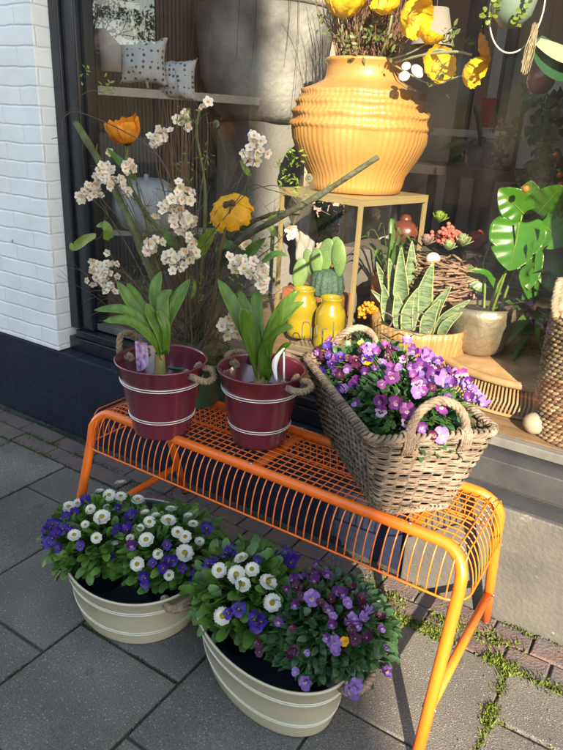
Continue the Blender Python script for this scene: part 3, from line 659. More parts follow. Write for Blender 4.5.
def place(key, parent, loc, nrm, spin=0, sc=1.0):
    k2 = key+R.choice(('', '~1', '~1', '~2')); return inst(PROTO.get(k2, PROTO[key]), parent, loc, nrm, spin, sc)
def ell_hit(u, v, c, rad, th):
    """where the view line through u, v first meets a plant's leafy mound (or passes closest to it)"""
    d = ray(u, v).normalized(); o = CAM-V(c)
    def loc(p):
        x = p.x*math.cos(th)+p.y*math.sin(th); y = -p.x*math.sin(th)+p.y*math.cos(th); return V((x/rad[0], y/rad[1], p.z/rad[2]))
    O = loc(o); D = loc(d); A = D.dot(D); B = O.dot(D); Cc = O.dot(O)-1; di = B*B-A*Cc
    t = (-B-math.sqrt(di))/A if di > 0 else -B/A
    p = CAM+d*t; q = loc(p-V(c)); n = V((q.x/rad[0], q.y/rad[1], q.z/rad[2])); n = V((n.x*math.cos(th)-n.y*math.sin(th), n.x*math.sin(th)+n.y*math.cos(th), n.z)).normalized()
    return p, n
def mound_pt(c, rad, th, zmin=-.2):
    while True:
        d = rdir()
        if d.z > zmin: break
    k = rnd(.45, 1.0)**.5*rnd(.85, 1.0); x, y = d.x*rad[0]*k, d.y*rad[1]*k
    return V((c[0]+x*math.cos(th)-y*math.sin(th), c[1]+x*math.sin(th)+y*math.cos(th), c[2]+d.z*rad[2]*k)), V((d.x, d.y, d.z)).normalized()
def nursery_pot(parent, x, y, z0, z1, r, square=False):
    bm = BM(); lathe(bm, [(r*.72, z0), (r*.97, z1-.012), (r*1.03, z1-.012), (r*1.03, z1), (r*.98, z1+.001), (r*.94, z1-.012), (.0001, z1-.014)], x, y, 44); obj('nursery_pot', bm, black_pl, parent)
def plant(kind, label, c, rad, th, nleaf, lm, lsize, group, potz, flowers, pot_off=(0, 0), root=None, ncut=None, spread=0.0, stemm=None):
    t = thing(kind, label, 'plant', (c[0], c[1], potz[0]), group); 
    nursery_pot(t, c[0]+pot_off[0], c[1]+pot_off[1], potz[0], potz[1], potz[2])
    root = V((c[0]+pot_off[0], c[1]+pot_off[1], potz[1]-.01)); bm = BM()
    for _ in range(nleaf):
        p, d = mound_pt(c, rad, th)
        if ncut and not ncut(p): continue
        b = p-(p-root).normalized()*lsize[0]*.4; dd = ((p-root).normalized()*.7+d*.5+rdir()*.55+V((0, 0, .15))).normalized()
        leaf(bm, b, dd, lsize[0]*rnd(.7, 1.2), lsize[1]*rnd(.8, 1.15), nrm=V((0, 0, 1))+rdir()*.6+d*.4, bend=rnd(.2, .9), fold=.22, n=5, shape=lsize[2])
    obj('foliage', bm, lm, t); st = BM(); nst = 0
    for _ in range(int(nleaf/7)):
        p, d = mound_pt(c, rad, th)
        if ncut and not ncut(p): continue
        q = root+V((rnd(-.03, .03), rnd(-.03, .03), 0)); m_ = (p+q)/2+V((0, 0, .015)); tube(st, smooth_pts([q, m_, p], 3), .0011, 4, cap=False)
    for (u, v, key, face, sc) in flowers:
        p, n = ell_hit(u, v, c, rad, th); tocam = (CAM-p).normalized()
        nrm = (n*.5+tocam*face+V((0, 0, .35))+rdir()*.34).normalized() if face >= 0 else (V((0, 0, 1))-tocam*.25+rdir()*.15).normalized()
        sg = (tocam-nrm*tocam.dot(nrm)); place(key, t, p+n*.004, nrm, 0 if key.startswith('daisy') else rnd(-.5, .5), sc*rnd(.84, 1.1))
        q = root+(p-root)*.35; tube(st, smooth_pts([q, (p+q)/2+V((0, 0, .012)), p-nrm*.004], 4), .0010, 5, cap=False)
    obj('stems', st, stemm or leaf_g, t); return t
def cr(L, s, ox, oy): return [(u/s+ox, v/s+oy, *r_) for (u, v, *r_) in L]
D = 'daisy'; E_ = 'daisy_b'; B = 'blue'
tubL = cr([(270, 43, D, -1, 1), (207, 70, E_, -1, .9), (237, 78, D, .8, 1), (271, 82, D, .9, 1.05), (321, 92, D, .8, 1.05), (117, 113, D, .2, 1), (142, 103, D, .2, 1), (213, 143, D, .9, 1.2), (355, 157, D, 1.4, 1), (133, 195, D, .8, 1.1), (197, 203, D, 1.4, 1),
  (346, 209, D, .8, 1.2), (257, 222, E_, -.1, .9), (343, 132, E_, -1, .8), (373, 140, E_, -1, .7), (410, 153, D, .5, 1.1), (417, 120, D, -1, 1), (468, 142, E_, -1, .9), (482, 163, D, .4, .9), (437, 187, D, .9, 1.1), (457, 247, D, 1.2, 1.25), (459, 200, D, .5, .9), (320, 278, D, 1.2, 1.05), (412, 310, D, .9, .9),
  (50, 185, B, .6, 1.2), (70, 165, B, .6, 1.2), (86, 190, B, .6, 1.2), (100, 178, B, .6, 1.2), (60, 215, B, .6, 1.1), (88, 162, B, .6, 1.1), (110, 140, B, .6, 1), (165, 102, B, .6, 1.1), (135, 133, B, .5, 1), (72, 205, B, .6, 1.2), (50, 205, B, .3, 1),
  (265, 118, B, .6, 1.1), (280, 148, B, .7, 1.2), (240, 182, B, .7, 1.2), (270, 190, B, .7, 1.2), (300, 150, B, .7, 1.2), (310, 135, B, .7, 1), (292, 182, B, .7, 1.1), (303, 228, 'purple', .7, 1.1), (262, 155, B, .7, 1.1), (250, 172, B, .7, 1),
  (405, 225, B, .7, 1.1), (425, 268, B, .7, 1.2), (395, 290, B, .7, 1), (345, 318, B, .7, 1.2), (343, 335, B, .7, 1), (520, 177, B, .6, 1.2), (490, 303, B, .7, 1.2), (540, 280, B, .6, 1.3), (500, 288, B, .6, 1.1), (480, 330, B, .7, 1.1), (530, 292, B, .6, 1.1), (410, 272, B, .7, 1)], 2.963, 30, 470)
def axp(T_, s, q): th = T_['th']; return (T_['c'][0]+s*math.cos(th)-q*math.sin(th), T_['c'][1]+s*math.sin(th)+q*math.cos(th))
cA = (.135, -.135, .15); cB = (.315, -.055, .15)
def near(c, o):
    def f(p): return True
    return f
splitL = 102
tubL += cr([(180, 120, D, .8, .8), (230, 115, E_, .6, .75), (165, 165, E_, .8, .75), (300, 205, E_, .9, .8), (380, 250, D, .9, .8), (330, 175, E_, .7, .75), (245, 255, 'blue', .8, 1), (215, 190, 'blue', .7, .9), (365, 275, 'blue', .7, 1), (450, 290, 'blue', .8, 1), (500, 215, E_, .5, .8), (150, 225, 'blue', .8, .9), (90, 235, 'blue', .7, 1), (120, 170, 'blue', .7, 1)], 2.963, 30, 470)
fA = [f for f in tubL if f[0] < splitL and not (f[0] > 95 and f[1] > 540)]; fB = [f for f in tubL if f not in fA]
G1 = 'bedding plants in the cream tubs'
plant('daisy_plant', 'white daisies with blue violets at the far left end of the left cream tub', cA, (.140, .150, .105), .55, 640, leaf_g, (.044, .023, 'spoon'), G1, (.006, .135, .075), fA)
plant('daisy_plant', 'white daisies with blue violets in the left cream tub, beside its front rope handle', cB, (.155, .145, .110), .55, 700, leaf_g, (.044, .023, 'spoon'), G1, (.006, .135, .08), fB)
tubR_d = cr([(102, 80, D, .7, 1.2), (145, 91, D, .9, 1.2), (184, 78, D, .6, 1), (161, 116, D, .9, 1.2), (157, 50, D, .1, 1), (224, 110, D, .5, 1.2), (234, 161, D, 1.4, 1.2), (110, 194, D, 1.1, 1.05), (297, 102, E_, -.1, .8),
  (120, 38, B, .5, 1.2), (132, 32, B, .5, 1.1), (75, 65, B, .5, 1.2), (90, 58, B, .5, 1), (265, 38, B, .5, 1.2), (255, 45, B, .5, 1.3), (280, 62, B, .6, 1.3), (285, 45, B, .5, 1.1), (150, 178, B, .7, 1.2), (195, 212, B, .9, 1.5), (190, 203, B, .8, 1.3), (125, 188, B, .7, .9), (205, 208, B, .8, 1.1), (196, 60, B, .4, .9)], 2.559, 180, 540)
W_ = 'wine'; P_ = 'purple'; L_ = 'lilac'
tubR_v = cr([(205, 265, W_, .7, 1.1), (207, 285, W_, .7, 1), (287, 288, W_, .7, 1), (295, 282, W_, .7, .9), (300, 128, W_, .6, 1.2), (350, 65, P_, .4, .9), (340, 92, W_, .6, 1.1), (345, 110, P_, .6, 1.2), (337, 155, L_, 1.3, 1.5), (378, 95, P_, .6, 1), (380, 182, P_, .8, 1.1), (390, 200, L_, .6, 1),
  (415, 145, P_, .7, 1.2), (428, 165, L_, .6, 1.1), (462, 152, W_, .6, 1.2), (442, 203, L_, .5, 1.1), (467, 205, L_, .5, 1.1), (438, 232, W_, .7, 1.2), (447, 255, W_, .6, 1.1), (475, 252, W_, .6, 1.2), (395, 266, L_, 1.2, 1.4), (398, 285, L_, .8, 1.1), (420, 262, 'yellow', .7, .9), (505, 200, W_, .4, .9), (513, 228, P_, .5, .8), (525, 275, P_, .3, .7),
  (525, 335, P_, .5, 1.1), (437, 378, L_, 1.0, 1.5), (448, 370, L_, .6, 1.2), (320, 360, L_, .7, 1.2), (297, 334, L_, .7, .8), (327, 288, L_, .4, .6), (312, 147, W_, .6, 1), (297, 117, W_, .6, 1), (402, 135, P_, .5, 1), (318, 100, P_, .4, 1), (352, 88, W_, .5, 1)], 2.559, 180, 540)
tubR_v += [(rnd(275, 380), rnd(575, 640), R.choice((W_, P_, P_, L_)), .6, rnd(.75, 1.05)) for _ in range(16)]
cC = (.590, -.085, .165); cD = (.800, -.065, .16)
plant('daisy_plant', 'white daisies with blue violets in the right cream tub, left of the wine violas', cC, (.145, .150, .108), .55, 640, leaf_g, (.048, .025, 'spoon'), G1, (.006, .15, .07), tubR_d)
plant('viola_plant', 'dark leaved violas with wine, purple and lilac flowers trailing over the right cream tub', cD, (.172, .160, .115), .55, 1700, leaf_d, (.024, .017, 'leaf'), G1, (.006, .15, .07), tubR_v)
# one blue square plant label lying in the right tub
plant_tag([axp_ for axp_ in [V((*axp(TR, -.04, -.088), .125)), V((*axp(TR, -.022, -.092), .125)), V((*axp(TR, -.022, -.088), .142)), V((*axp(TR, -.04, -.084), .142))]], 'small pale blue label inside the right cream tub', mat('label_blue', (.35, .42, .62), .5))

# ================================================================ WICKER BASKET
wick = mat('wicker_grey_brown', (.28, .205, .15), .8, var=.4, vscale=35, bump=.6, bscale=140, col2=(.13, .095, .07), attr=True)
BC = V((.773, .210)); BTH = -.761; BL0, BW0, BL1, BW1, BHH = .413, .171, .491, .282, .196
bask = thing('wicker_basket', 'grey brown wicker basket with two arched handles on the right half of the bench', 'basket', (BC.x, BC.y, BH))
ZB = BH+.004
def bpt(s, k, off=0, rc=.03):
    """s in 0..1 round a rounded rectangle, k = height 0..1"""
    hl = (BL0+(BL1-BL0)*k)/2+off; hw = (BW0+(BW1-BW0)*k)/2+off; rc = max(.004, rc+off); per = [2*(hl-rc), PI/2*rc, 2*(hw-rc), PI/2*rc]*2; tot = sum(per); d = (s % 1)*tot
    segs = [((-hl+rc, -hw), (1, 0)), ((hl-rc, -hw+rc), -90), ((hl, -hw+rc), (0, 1)), ((hl-rc, hw-rc), 0), ((hl-rc, hw), (-1, 0)), ((-hl+rc, hw-rc), 90), ((-hl, hw-rc), (0, -1)), ((-hl+rc, -hw+rc), 180)]
    for (o, dr), L in zip(segs, per):
        if d <= L:
            if isinstance(dr, tuple): x, y = o[0]+dr[0]*d, o[1]+dr[1]*d
            else: an = math.radians(dr)+d/rc; x, y = o[0]+rc*math.cos(an), o[1]+rc*math.sin(an)
            break
        d -= L
    sag = .010*math.cos(4*PI*(s))*k*0
    return V((BC.x+x*math.cos(BTH)-y*math.sin(BTH), BC.y+x*math.sin(BTH)+y*math.cos(BTH), ZB+BHH*k+sag))
bm = BM(); lay = bm.loops.layers.color.new('tint'); NS = 50; NR = 24
for j in range(NR):
    for half in (0, 1):
        k = (j+.5)/(NR+1); ph = (j) % 2; tv = rnd(.6, 1.35); tint = (tv*rnd(.97, 1.03), tv, tv*rnd(.94, 1.02)); pts = []; N = NS*4
        for i in range(N):
            s = i/N; wv = math.cos(PI*(s*NS+ph)); p = bpt(s, k+.012*math.sin(s*40+j*1.3)*.5, .0046*wv)
            p.z += (half-.5)*.0038+.0012*noise.noise(V((s*30, j, half))); pts.append(p)
        tube(bm, pts, .0024, 5, closed=True, tint=tint, lay=lay)
for i in range(NS):
    s = (i+.5)/NS; tv = rnd(.7, 1.1); tube(bm, [bpt(s, 0.0), bpt(s, .5), bpt(s, 1)], .0030, 5, tint=(tv, tv, tv), lay=lay)
fl = [bpt(i/64, .01, -.004) for i in range(64)]; f = bm.faces.new([bm.verts.new(p) for p in fl]); 
for lp in f.loops: lp[lay] = (.6, .6, .6, 1)
obj('woven_body', bm, wick, bask)
for k_, rr, nm in ((1.0, .0075, 'braided_rim'), (0.0, .0055, 'base_rim')):
    bm = BM(); lay = bm.loops.layers.color.new('tint')
    for st_ in range(4):
        pts = []; N = 300
        for i in range(N):
            s = i/N; an = 2*PI*(st_/4+s*30); p = bpt(s, k_, rr*.9*math.cos(an)); p.z += rr*.8*math.sin(an)+.002; pts.append(p)
        tv = rnd(.85, 1.3); tube(bm, pts, rr*.62, 5, closed=True, tint=(tv, tv*.99, tv*.97), lay=lay)
    obj(nm, bm, wick, bask)
def handle(end):
    bm = BM(); lay = bm.loops.layers.color.new('tint')
    def hp(w_, z, o=.0):
        x = end*(BL1/2+.0+o); y = w_; return V((BC.x+x*math.cos(BTH)-y*math.sin(BTH), BC.y+x*math.sin(BTH)+y*math.cos(BTH), ZB+BHH+z))
    path = smooth_pts([hp(-.062, -.035, -.012), hp(-.062, .0, .002), hp(-.056, .036, .0), hp(-.034, .065, -.004), hp(0, .077, -.006), hp(.034, .065, -.004), hp(.056, .036, .0), hp(.062, .0, .002), hp(.062, -.035, -.012)], 9)
    n = len(path)
    for st_ in range(4):
        q = []
        for i in range(n):
            t = (path[min(i+1, n-1)]-path[max(i-1, 0)]).normalized(); a = t.cross(V((math.cos(BTH), math.sin(BTH), .01))).normalized(); b = t.cross(a); an = 2*PI*(st_/4+i/(n-1)*6); q.append(path[i]+(a*math.cos(an)+b*math.sin(an))*.0055)
        tv = rnd(.9, 1.35); tube(bm, q, .0048, 6, tint=(tv, tv*.99, tv*.96), lay=lay)
    for w_ in (-.062, .062):
        for k in range(-2, 3):
            tv = rnd(.85, 1.2); tube(bm, smooth_pts([hp(w_+k*.0052, -.034, .001), hp(w_+k*.0050, -.012, .010), hp(w_+k*.0048, .012, .006), hp(w_+k*.0048, .010, -.012), hp(w_+k*.005, -.02, -.012)], 4), .0030, 5, tint=(tv, tv, tv), lay=lay)
    obj('handle', bm, wick, bask)
handle(1); handle(-1)
M_ = 'pink'; PL = 'pale'
bf = cr([(80, 88, B, .7, 1), (97, 75, P_, .7, .9), (105, 150, P_, .7, 1), (65, 148, B, .6, 1), (120, 205, B, .7, 1.3), (128, 195, L_, .7, .9), (155, 185, M_, .7, 1.3), (162, 172, M_, .6, 1), (160, 120, W_, .7, 1.4), (172, 72, 'yellow', .6, .9), (190, 125, 'yellow', .9, 1.2), (197, 88, L_, .9, 1.4), (232, 125, L_, .9, 1.3), (215, 45, P_, .4, 1), (145, 45, P_, .4, 1), (205, 72, W_, .4, 1),
  (260, 170, M_, .5, 1.3), (300, 65, L_, .7, 1.2), (295, 60, B, .5, 1), (292, 118, PL, .9, 1.2), (330, 165, L_, 1.1, 1.4), (328, 185, PL, 1, 1.3), (328, 208, L_, .8, 1.2), (228, 235, M_, 1.2, 1.4), (230, 262, PL, 1.2, 1.2), (272, 240, M_, 1.3, 1.5), (303, 262, M_, 1, 1.3), (300, 290, PL, 1.2, 1.1), (380, 140, L_, 1, 1.4), (376, 165, M_, 1, 1.3), (397, 190, L_, .9, 1.3), (395, 250, M_, .9, 1.2), (350, 100, M_, .6, 1.1), (318, 95, P_, .6, 1.2), (430, 160, P_, .7, 1.3), (450, 165, PL, .8, 1.3), (460, 200, L_, .8, 1.3), (490, 222, M_, .6, 1.3), (505, 240, L_, .6, 1.2), (395, 325, M_, .9, 1.2), (340, 305, M_, .7, 1.1), (250, 112, W_, .6, 1.1), (385, 120, M_, .6, 1.2), (410, 145, L_, .7, 1.3), (70, 108, W_, .6, 1), (92, 128, B, .6, 1), (340, 140, M_, .9, 1.3), (372, 325, W_, .5, .9),
  (55, 95, P_, .5, 1), (135, 110, W_, .5, .9), (180, 95, W_, .5, 1.1), (270, 90, P_, .5, 1), (240, 85, M_, .5, .9), (360, 120, L_, .7, 1.2), (350, 190, P_, .6, 1), (420, 190, M_, .7, 1.2), (440, 180, L_, .7, 1.2), (470, 180, P_, .5, 1.1), (415, 225, P_, .5, 1), (470, 230, P_, .6, 1.1), (310, 140, P_, .6, 1), (215, 100, M_, .6, 1), (275, 140, L_, .6, 1), (355, 75+10, L_, .5, 1), (480, 200, M_, .5, 1.1), (200, 110, B, .7, 1), (135, 140, P_, .6, 1), (85, 105, P_, .6, 1), (115, 110, B, .6, .9), (340, 120, P_, .6, 1.1)], 2.815, 300, 320)
def bloc(x, y): return (BC.x+x*math.cos(BTH)-y*math.sin(BTH), BC.y+x*math.sin(BTH)+y*math.cos(BTH))
bz = ZB+BHH-.030
bf = [(u, v, (R.choice((k, L_, P_, P_)) if k == M_ and u > 400 else k), f, sc*1.05*rnd(.85, 1.15)) for u, v, k, f, sc in bf]
parts = [(-.13, 'violas, mostly blue violet and yellow, at the far end of the wicker basket', lambda u, v: u < 362 and not (u > 345 and v > 390)), (.085, 'violas, large orchid pink and lilac, at the near end of the wicker basket', None)]
bf += [(300+rnd(45, 480)/2.815, 320+rnd(60, 250)/2.815, R.choice((P_, P_, W_, L_, B, M_)), .7, rnd(.8, 1.1)) for _ in range(34)]
bf = [f for f in bf if (f[1]-320)*2.815 > 40+.22*((f[0]-300)*2.815-50) and (f[1]-320)*2.815 < 190+.5*((f[0]-300)*2.815-50) or f[4] > 1.12]
rest = list(bf)
for off, lb, fn in parts:
    sel = [f for f in rest if fn is None or fn(f[0], f[1])]; rest = [f for f in rest if f not in sel]
    cc = (*bloc(off, .012), bz)
    plant('viola_plant', lb, cc, (.150 if off < 0 else .175, .14, .105), BTH, 1000 if off < 0 else 1300, leaf_d, (.026, .015, 'leaf'), 'violas in the wicker basket', (ZB+.02, bz, .07), sel)

# ================================================================ FLOWER ARRANGEMENT IN THE GREEN POT
def span(bm, P, a, b, c, mi=0):
    vs = [bm.verts.new(P+x*a+y*b+z*c) for z in (0, 1) for x, y in ((0, 0), (1, 0), (1, 1), (0, 1))]
    for q in ((3, 2, 1, 0), (4, 5, 6, 7), (0, 1, 5, 4), (1, 2, 6, 5), (2, 3, 7, 6), (3, 0, 4, 7)): bm.faces.new([vs[i] for i in q]).material_index = mi
def blob(bm, c, r, sub=2, amp=.15, fr=4, sc=(1, 1, 1), mi=0):
    g = bmesh.ops.create_icosphere(bm, subdivisions=sub, radius=1)
    for v in g['verts']:
        k = 1+amp*noise.noise(v.co*fr+V(c)*7); v.co = V((v.co.x*sc[0], v.co.y*sc[1], v.co.z*sc[2]))*r*k+V(c)
    for f in {f for v in g['verts'] for f in v.link_faces}: f.material_index = mi
twig_m = mat('twig_bark', (.12, .085, .05), .8, var=.5, vscale=30, bump=.4); green_b = mat('green_bark', (.13, .14, .04), .7, var=.55, vscale=25, bump=.6, stretch=(1, 1, .3)); grey_b = mat('grey_green_bark', (.065, .07, .035), .8, var=.5, vscale=30, bump=.7)
moss_b = mat('moss_ball', (.10, .085, .03), .95, var=.6, vscale=60, bump=1, bscale=150)
cream_p = mat('blossom_cream', (.84, .76, .62), .6, var=.12, vscale=60, trans=.2); peach = mat('blossom_peach', (.70, .26, .08), .6)
pop_o = mat('poppy_orange', (.85, .30, .015), .55, var=.25, vscale=50, trans=.25, bump=.4, bscale=60); pop_y = mat('poppy_yellow', (.88, .60, .02), .55, var=.12, vscale=50, trans=.25, bump=.4, bscale=60)
leaf_y = mat('leaf_lime', (.20, .30, .035), .45, var=.3, vscale=25, trans=.3); brown_c = mat('seed_brown', (.06, .03, .015), .8)
green_pot = mat('green_glazed_pot', (.055, .165, .115), .35, var=.2, vscale=9, coat=.3)
AC = V((.150, .232, BH)); ZA = .592
arr = thing('flower_arrangement', 'tall arrangement of branches, white blossom and two poppies in a green pot behind the buckets', 'arrangement', AC)
bm = BM(); lathe(bm, [(.088, BH+.003), (.094, BH+.006), (.124, ZA-.012), (.129, ZA-.010), (.131, ZA-.002), (.128, ZA), (.124, ZA-.003), (.118, ZA-.03), (.0001, ZA-.032)], AC.x, AC.y, 64, cap0=True); obj('pot', bm, green_pot, arr)
bm = BM(); lathe(bm, [(.121, ZA-.014), (.105, ZA+.014), (.07, ZA+.035), (.03, ZA+.042), (.0001, ZA+.044)], AC.x, AC.y, 60, fn=lambda a, i, r, z: (r, z+.014*noise.noise(V((r*math.cos(a)*30, r*math.sin(a)*30, 1)))))
for _ in range(900):
    a = rnd(0, 2*PI); r_ = .12*math.sqrt(R.random()); leaf(bm, (AC.x+r_*math.cos(a), AC.y+r_*math.sin(a), ZA+.035-.03*(r_/.12)**2), rdir(.5), .02, .0022, bend=1.2, n=3, nrm=rdir())
obj('moss', bm, moss_b, arr)
def branch(pix, r, m, name='branch', par=None, sides=9, knob=True):
    bm = BM(); P = smooth_pts([at(*q) for q in pix], 8); n = len(P)
    rs = [(r[0]+(r[1]-r[0])*i/(n-1))*(1+.22*noise.noise(V((i*.45, r[0]*99, 0)))+(.22 if r[0] > .005 and i % 13 == 6 else 0)) for i in range(n)]
    tube(bm, P, rs, sides)
    if r[0] > .005:
        for i in range(6, n-2, 9):
            d = (rdir(.2)-(P[i+1]-P[i]).normalized()*.2).normalized(); tube(bm, smooth_pts([P[i], P[i]+d*.018, P[i]+d*.035+rdir()*.008], 3), [rs[i]*.38, rs[i]*.12], 6)
    return obj(name, bm, m, par or arr)
branch([(183, 345, .24), (170, 325, .24), (150, 270, .26), (126, 213, .30), (100, 163, .34), (76, 123, .36)], (.013, .0105), green_b)
branch([(190, 335, .25), (185, 300, .27), (172, 245, .30), (148, 216, .32), (128, 180, .33), (127, 146, .34)], (.008, .0055), green_b)
branch([(200, 340, .24), (208, 295, .22), (232, 248, .20), (275, 220, .20), (318, 196, .22), (378, 157, .26)], (.009, .0065), grey_b)
branch([(196, 335, .25), (205, 290, .27), (236, 235, .30), (270, 215, .33), (300, 212, .36)], (.008, .005), grey_b)
branch([(192, 335, .26), (202, 260, .30), (205, 190, .34), (197, 135, .38), (200, 106, .40)], (.005, .003), green_b)
branch([(210, 330, .2), (215, 290, .20), (222, 245, .19), (231, 206, .185)], (.0042, .003), mat('stem_dark', (.09, .06, .02), .6))
branch([(160, 300, .28), (150, 240, .30), (138, 190, .31), (132, 160, .33)], (.0028, .0022), green_b, 'stem')
bm = BM()
def tw(pix, r0=.0014, r1=.0007): P = smooth_pts([at(*q) for q in pix], 6); tube(bm, P, [r0, r1], 5, cap=False)
tw([(185, 330, .26), (178, 230, .24), (172, 185, .22), (155, 152, .20), (125, 132, .2), (95, 118, .2), (74, 112, .2), (63, 120, .2), (62, 135, .2), (52, 139, .2)], .002, .0011)
tw([(74, 112, .2), (76, 100, .2), (90, 91, .21), (105, 93, .22)], .0013, .0008); tw([(66, 113, .2), (76, 108, .2), (80, 113, .2)], .001, .0006)
tw([(178, 230, .24), (176, 150, .26), (178, 95, .28), (175, 70, .29)], .0012); tw([(176, 180, .25), (190, 150, .28), (200, 120, .30), (210, 112, .3)]); tw([(205, 255, .2), (245, 190, .2), (270, 190, .2), (300, 200, .2), (330, 215, .2)])
tw([(190, 262, .22), (240, 200, .16), (268, 186, .16), (285, 190, .17), (298, 205, .18)], .0012); tw([(100, 225, .26), (108, 215, .26), (100, 200, .26), (108, 190, .26)], .0012); tw([(80, 243, .26), (95, 240, .26), (103, 232, .27), (106, 205, .27)], .0012)
for k in range(75):
    a0 = rnd(-1.25, 1.1); L = rnd(.12, .40); p = V((AC.x+rnd(-.05, .05), AC.y+rnd(-.05, .05), ZA+.02)); d = (RT*math.sin(a0)*.9+V((0, 0, 1))*math.cos(a0*.8)+V((rnd(-.2, .2), rnd(-.35, .25), 0))).normalized(); pts = [p]; ph = rnd(0, 6)
    for j in range(9):
        d = (d+V((math.sin(j*1.3+ph), math.cos(j*1.1+ph), math.sin(j*.9+ph))).normalized()*.28).normalized(); q = p+d*L/9
        if q.y > .52: d.y = -abs(d.y); q = p+d*L/9
        p = q; pts.append(p)
    tube(bm, smooth_pts(pts, 3), [.0013, .0005], 4, cap=False)
    for j in (4, 6, 8):
        dd = (d+rdir()*.8).normalized(); tube(bm, smooth_pts([pts[j], pts[j]+dd*.025+V((0, 0, .004)), pts[j]+dd*.05], 3), [.0008, .0004], 4, cap=False)
obj('twigs', bm, twig_m, arr)
# fine dry grass sprays
bm = BM()
for _ in range(38):
    u = rnd(162, 190); b = at(rnd(175, 195), rnd(300, 330), .26); t_ = at(u+rnd(-6, 6), rnd(70, 135), rnd(.24, .32)); m_ = (b+t_)/2+rdir()*.02; tube(bm, smooth_pts([b, m_, t_], 4), [.0007, .0004], 3, cap=False)
for _ in range(150):
    b = at(rnd(140, 275), rnd(200, 300), rnd(.2, .34)); d = (rdir(.6)); tube(bm, smooth_pts([b, b+d*.03+rdir()*.006, b+d*.06+rdir()*.012], 3), [.0008, .0004], 3, cap=False)
obj('dry_grass', bm, mat('dry_grass', (.20, .13, .06), .9, var=.4, vscale=60), arr)
def blossoms(u, v, y, rpx, n):
    c = at(u, v, y); s = ppm(c); bm = BM(); tc = (CAM-c).normalized()
    for _ in range(n):
        p = c+RT*R.gauss(0, rpx*.52)*s+UP*R.gauss(0, rpx*.52)*s+FW*rnd(-.012, .012); nm = (tc+rdir()*.8).normalized(); q = nm.to_track_quat('Z', 'Y').to_matrix(); r_ = rnd(.011, .016); a0 = rnd(0, 6)
        for k in range(5):
            a = a0+2*PI*k/5
            for (t0, w0, t1, w1, z0, z1) in ((.08, .10, .55, .50, 0, .22), (.55, .50, 1.0, .22, .22, .30)):
                vs = [p+q @ V((r_*(t*math.cos(a)-w*math.sin(a)), r_*(t*math.sin(a)+w*math.cos(a)), r_*z)) for t, w, z in ((t0, -w0, z0), (t1, -w1, z1), (t1, w1, z1), (t0, w0, z0))]
                bm.faces.new([bm.verts.new(x) for x in vs])
        blob(bm, p+nm*r_*.12, r_*.26, 1, 0, mi=1 if R.random() < .6 else 2)
    obj('blossom_cluster', bm, [cream_p, peach, mat('stamen_yellow', (.6, .42, .08), .6)], arr)
for a in [(92, 188, .3, 10, 13), (84, 194, .3, 7, 8), (104, 168, .29, 11, 15), (112, 180, .29, 10, 12), (128, 168, .3, 8, 8), (102, 266, .27, 11, 16), (108, 280, .27, 10, 13), (96, 275, .27, 7, 8), (163, 134, .27, 8, 9), (153, 141, .27, 4, 5), (184, 120, .3, 8, 7), (182, 196, .2, 11, 14), (172, 210, .2, 13, 22), (190, 222, .2, 9, 12), (185, 233, .2, 7, 7),
          (156, 243, .2, 8, 11), (150, 252, .2, 7, 7), (178, 262, .19, 10, 14), (192, 250, .19, 8, 11), (168, 258, .19, 7, 7), (254, 139, .3, 6, 5), (258, 150, .3, 8, 8), (250, 158, .3, 8, 7), (236, 264, .17, 9, 10), (247, 269, .17, 8, 8), (264, 270, .17, 5, 5), (262, 281, .17, 9, 10), (228, 322, .16, 9, 12), (233, 332, .16, 9, 11), (242, 336, .16, 7, 7), (126, 152+38, .3, 5, 5), (205, 104, .38, 4, 3), (243, 245, .25, 5, 4), (290, 228, .3, 5, 4)]:
    blossoms(*a); u, v, y = a[:3]; bmk = BM(); e = at(u, v, y)
    b0 = V((AC.x+rnd(-.05, .05), AC.y+rnd(-.04, .03), ZA+.02)) if v < 300 else V((AC.x+.05, AC.y-.05, ZA)); m1 = b0.lerp(e, .45)+V((rnd(-.02, .02), rnd(-.02, .01), .05)); m2 = b0.lerp(e, .8)+V((rnd(-.02, .02), rnd(-.01, .01), .03))
    P = smooth_pts([b0, m1, m2, e], 7); tube(bmk, P, [.0019, .0009], 5, cap=False)
    for _ in range(5):
        q = P[R.randrange(10, len(P))]; d = rdir(.3); tube(bmk, smooth_pts([q, q+d*.02+rdir()*.004, q+d*.04+rdir()*.012], 3), [.0010, .0005], 4, cap=False)
    obj('blossom_twig', bmk, twig_m, arr)
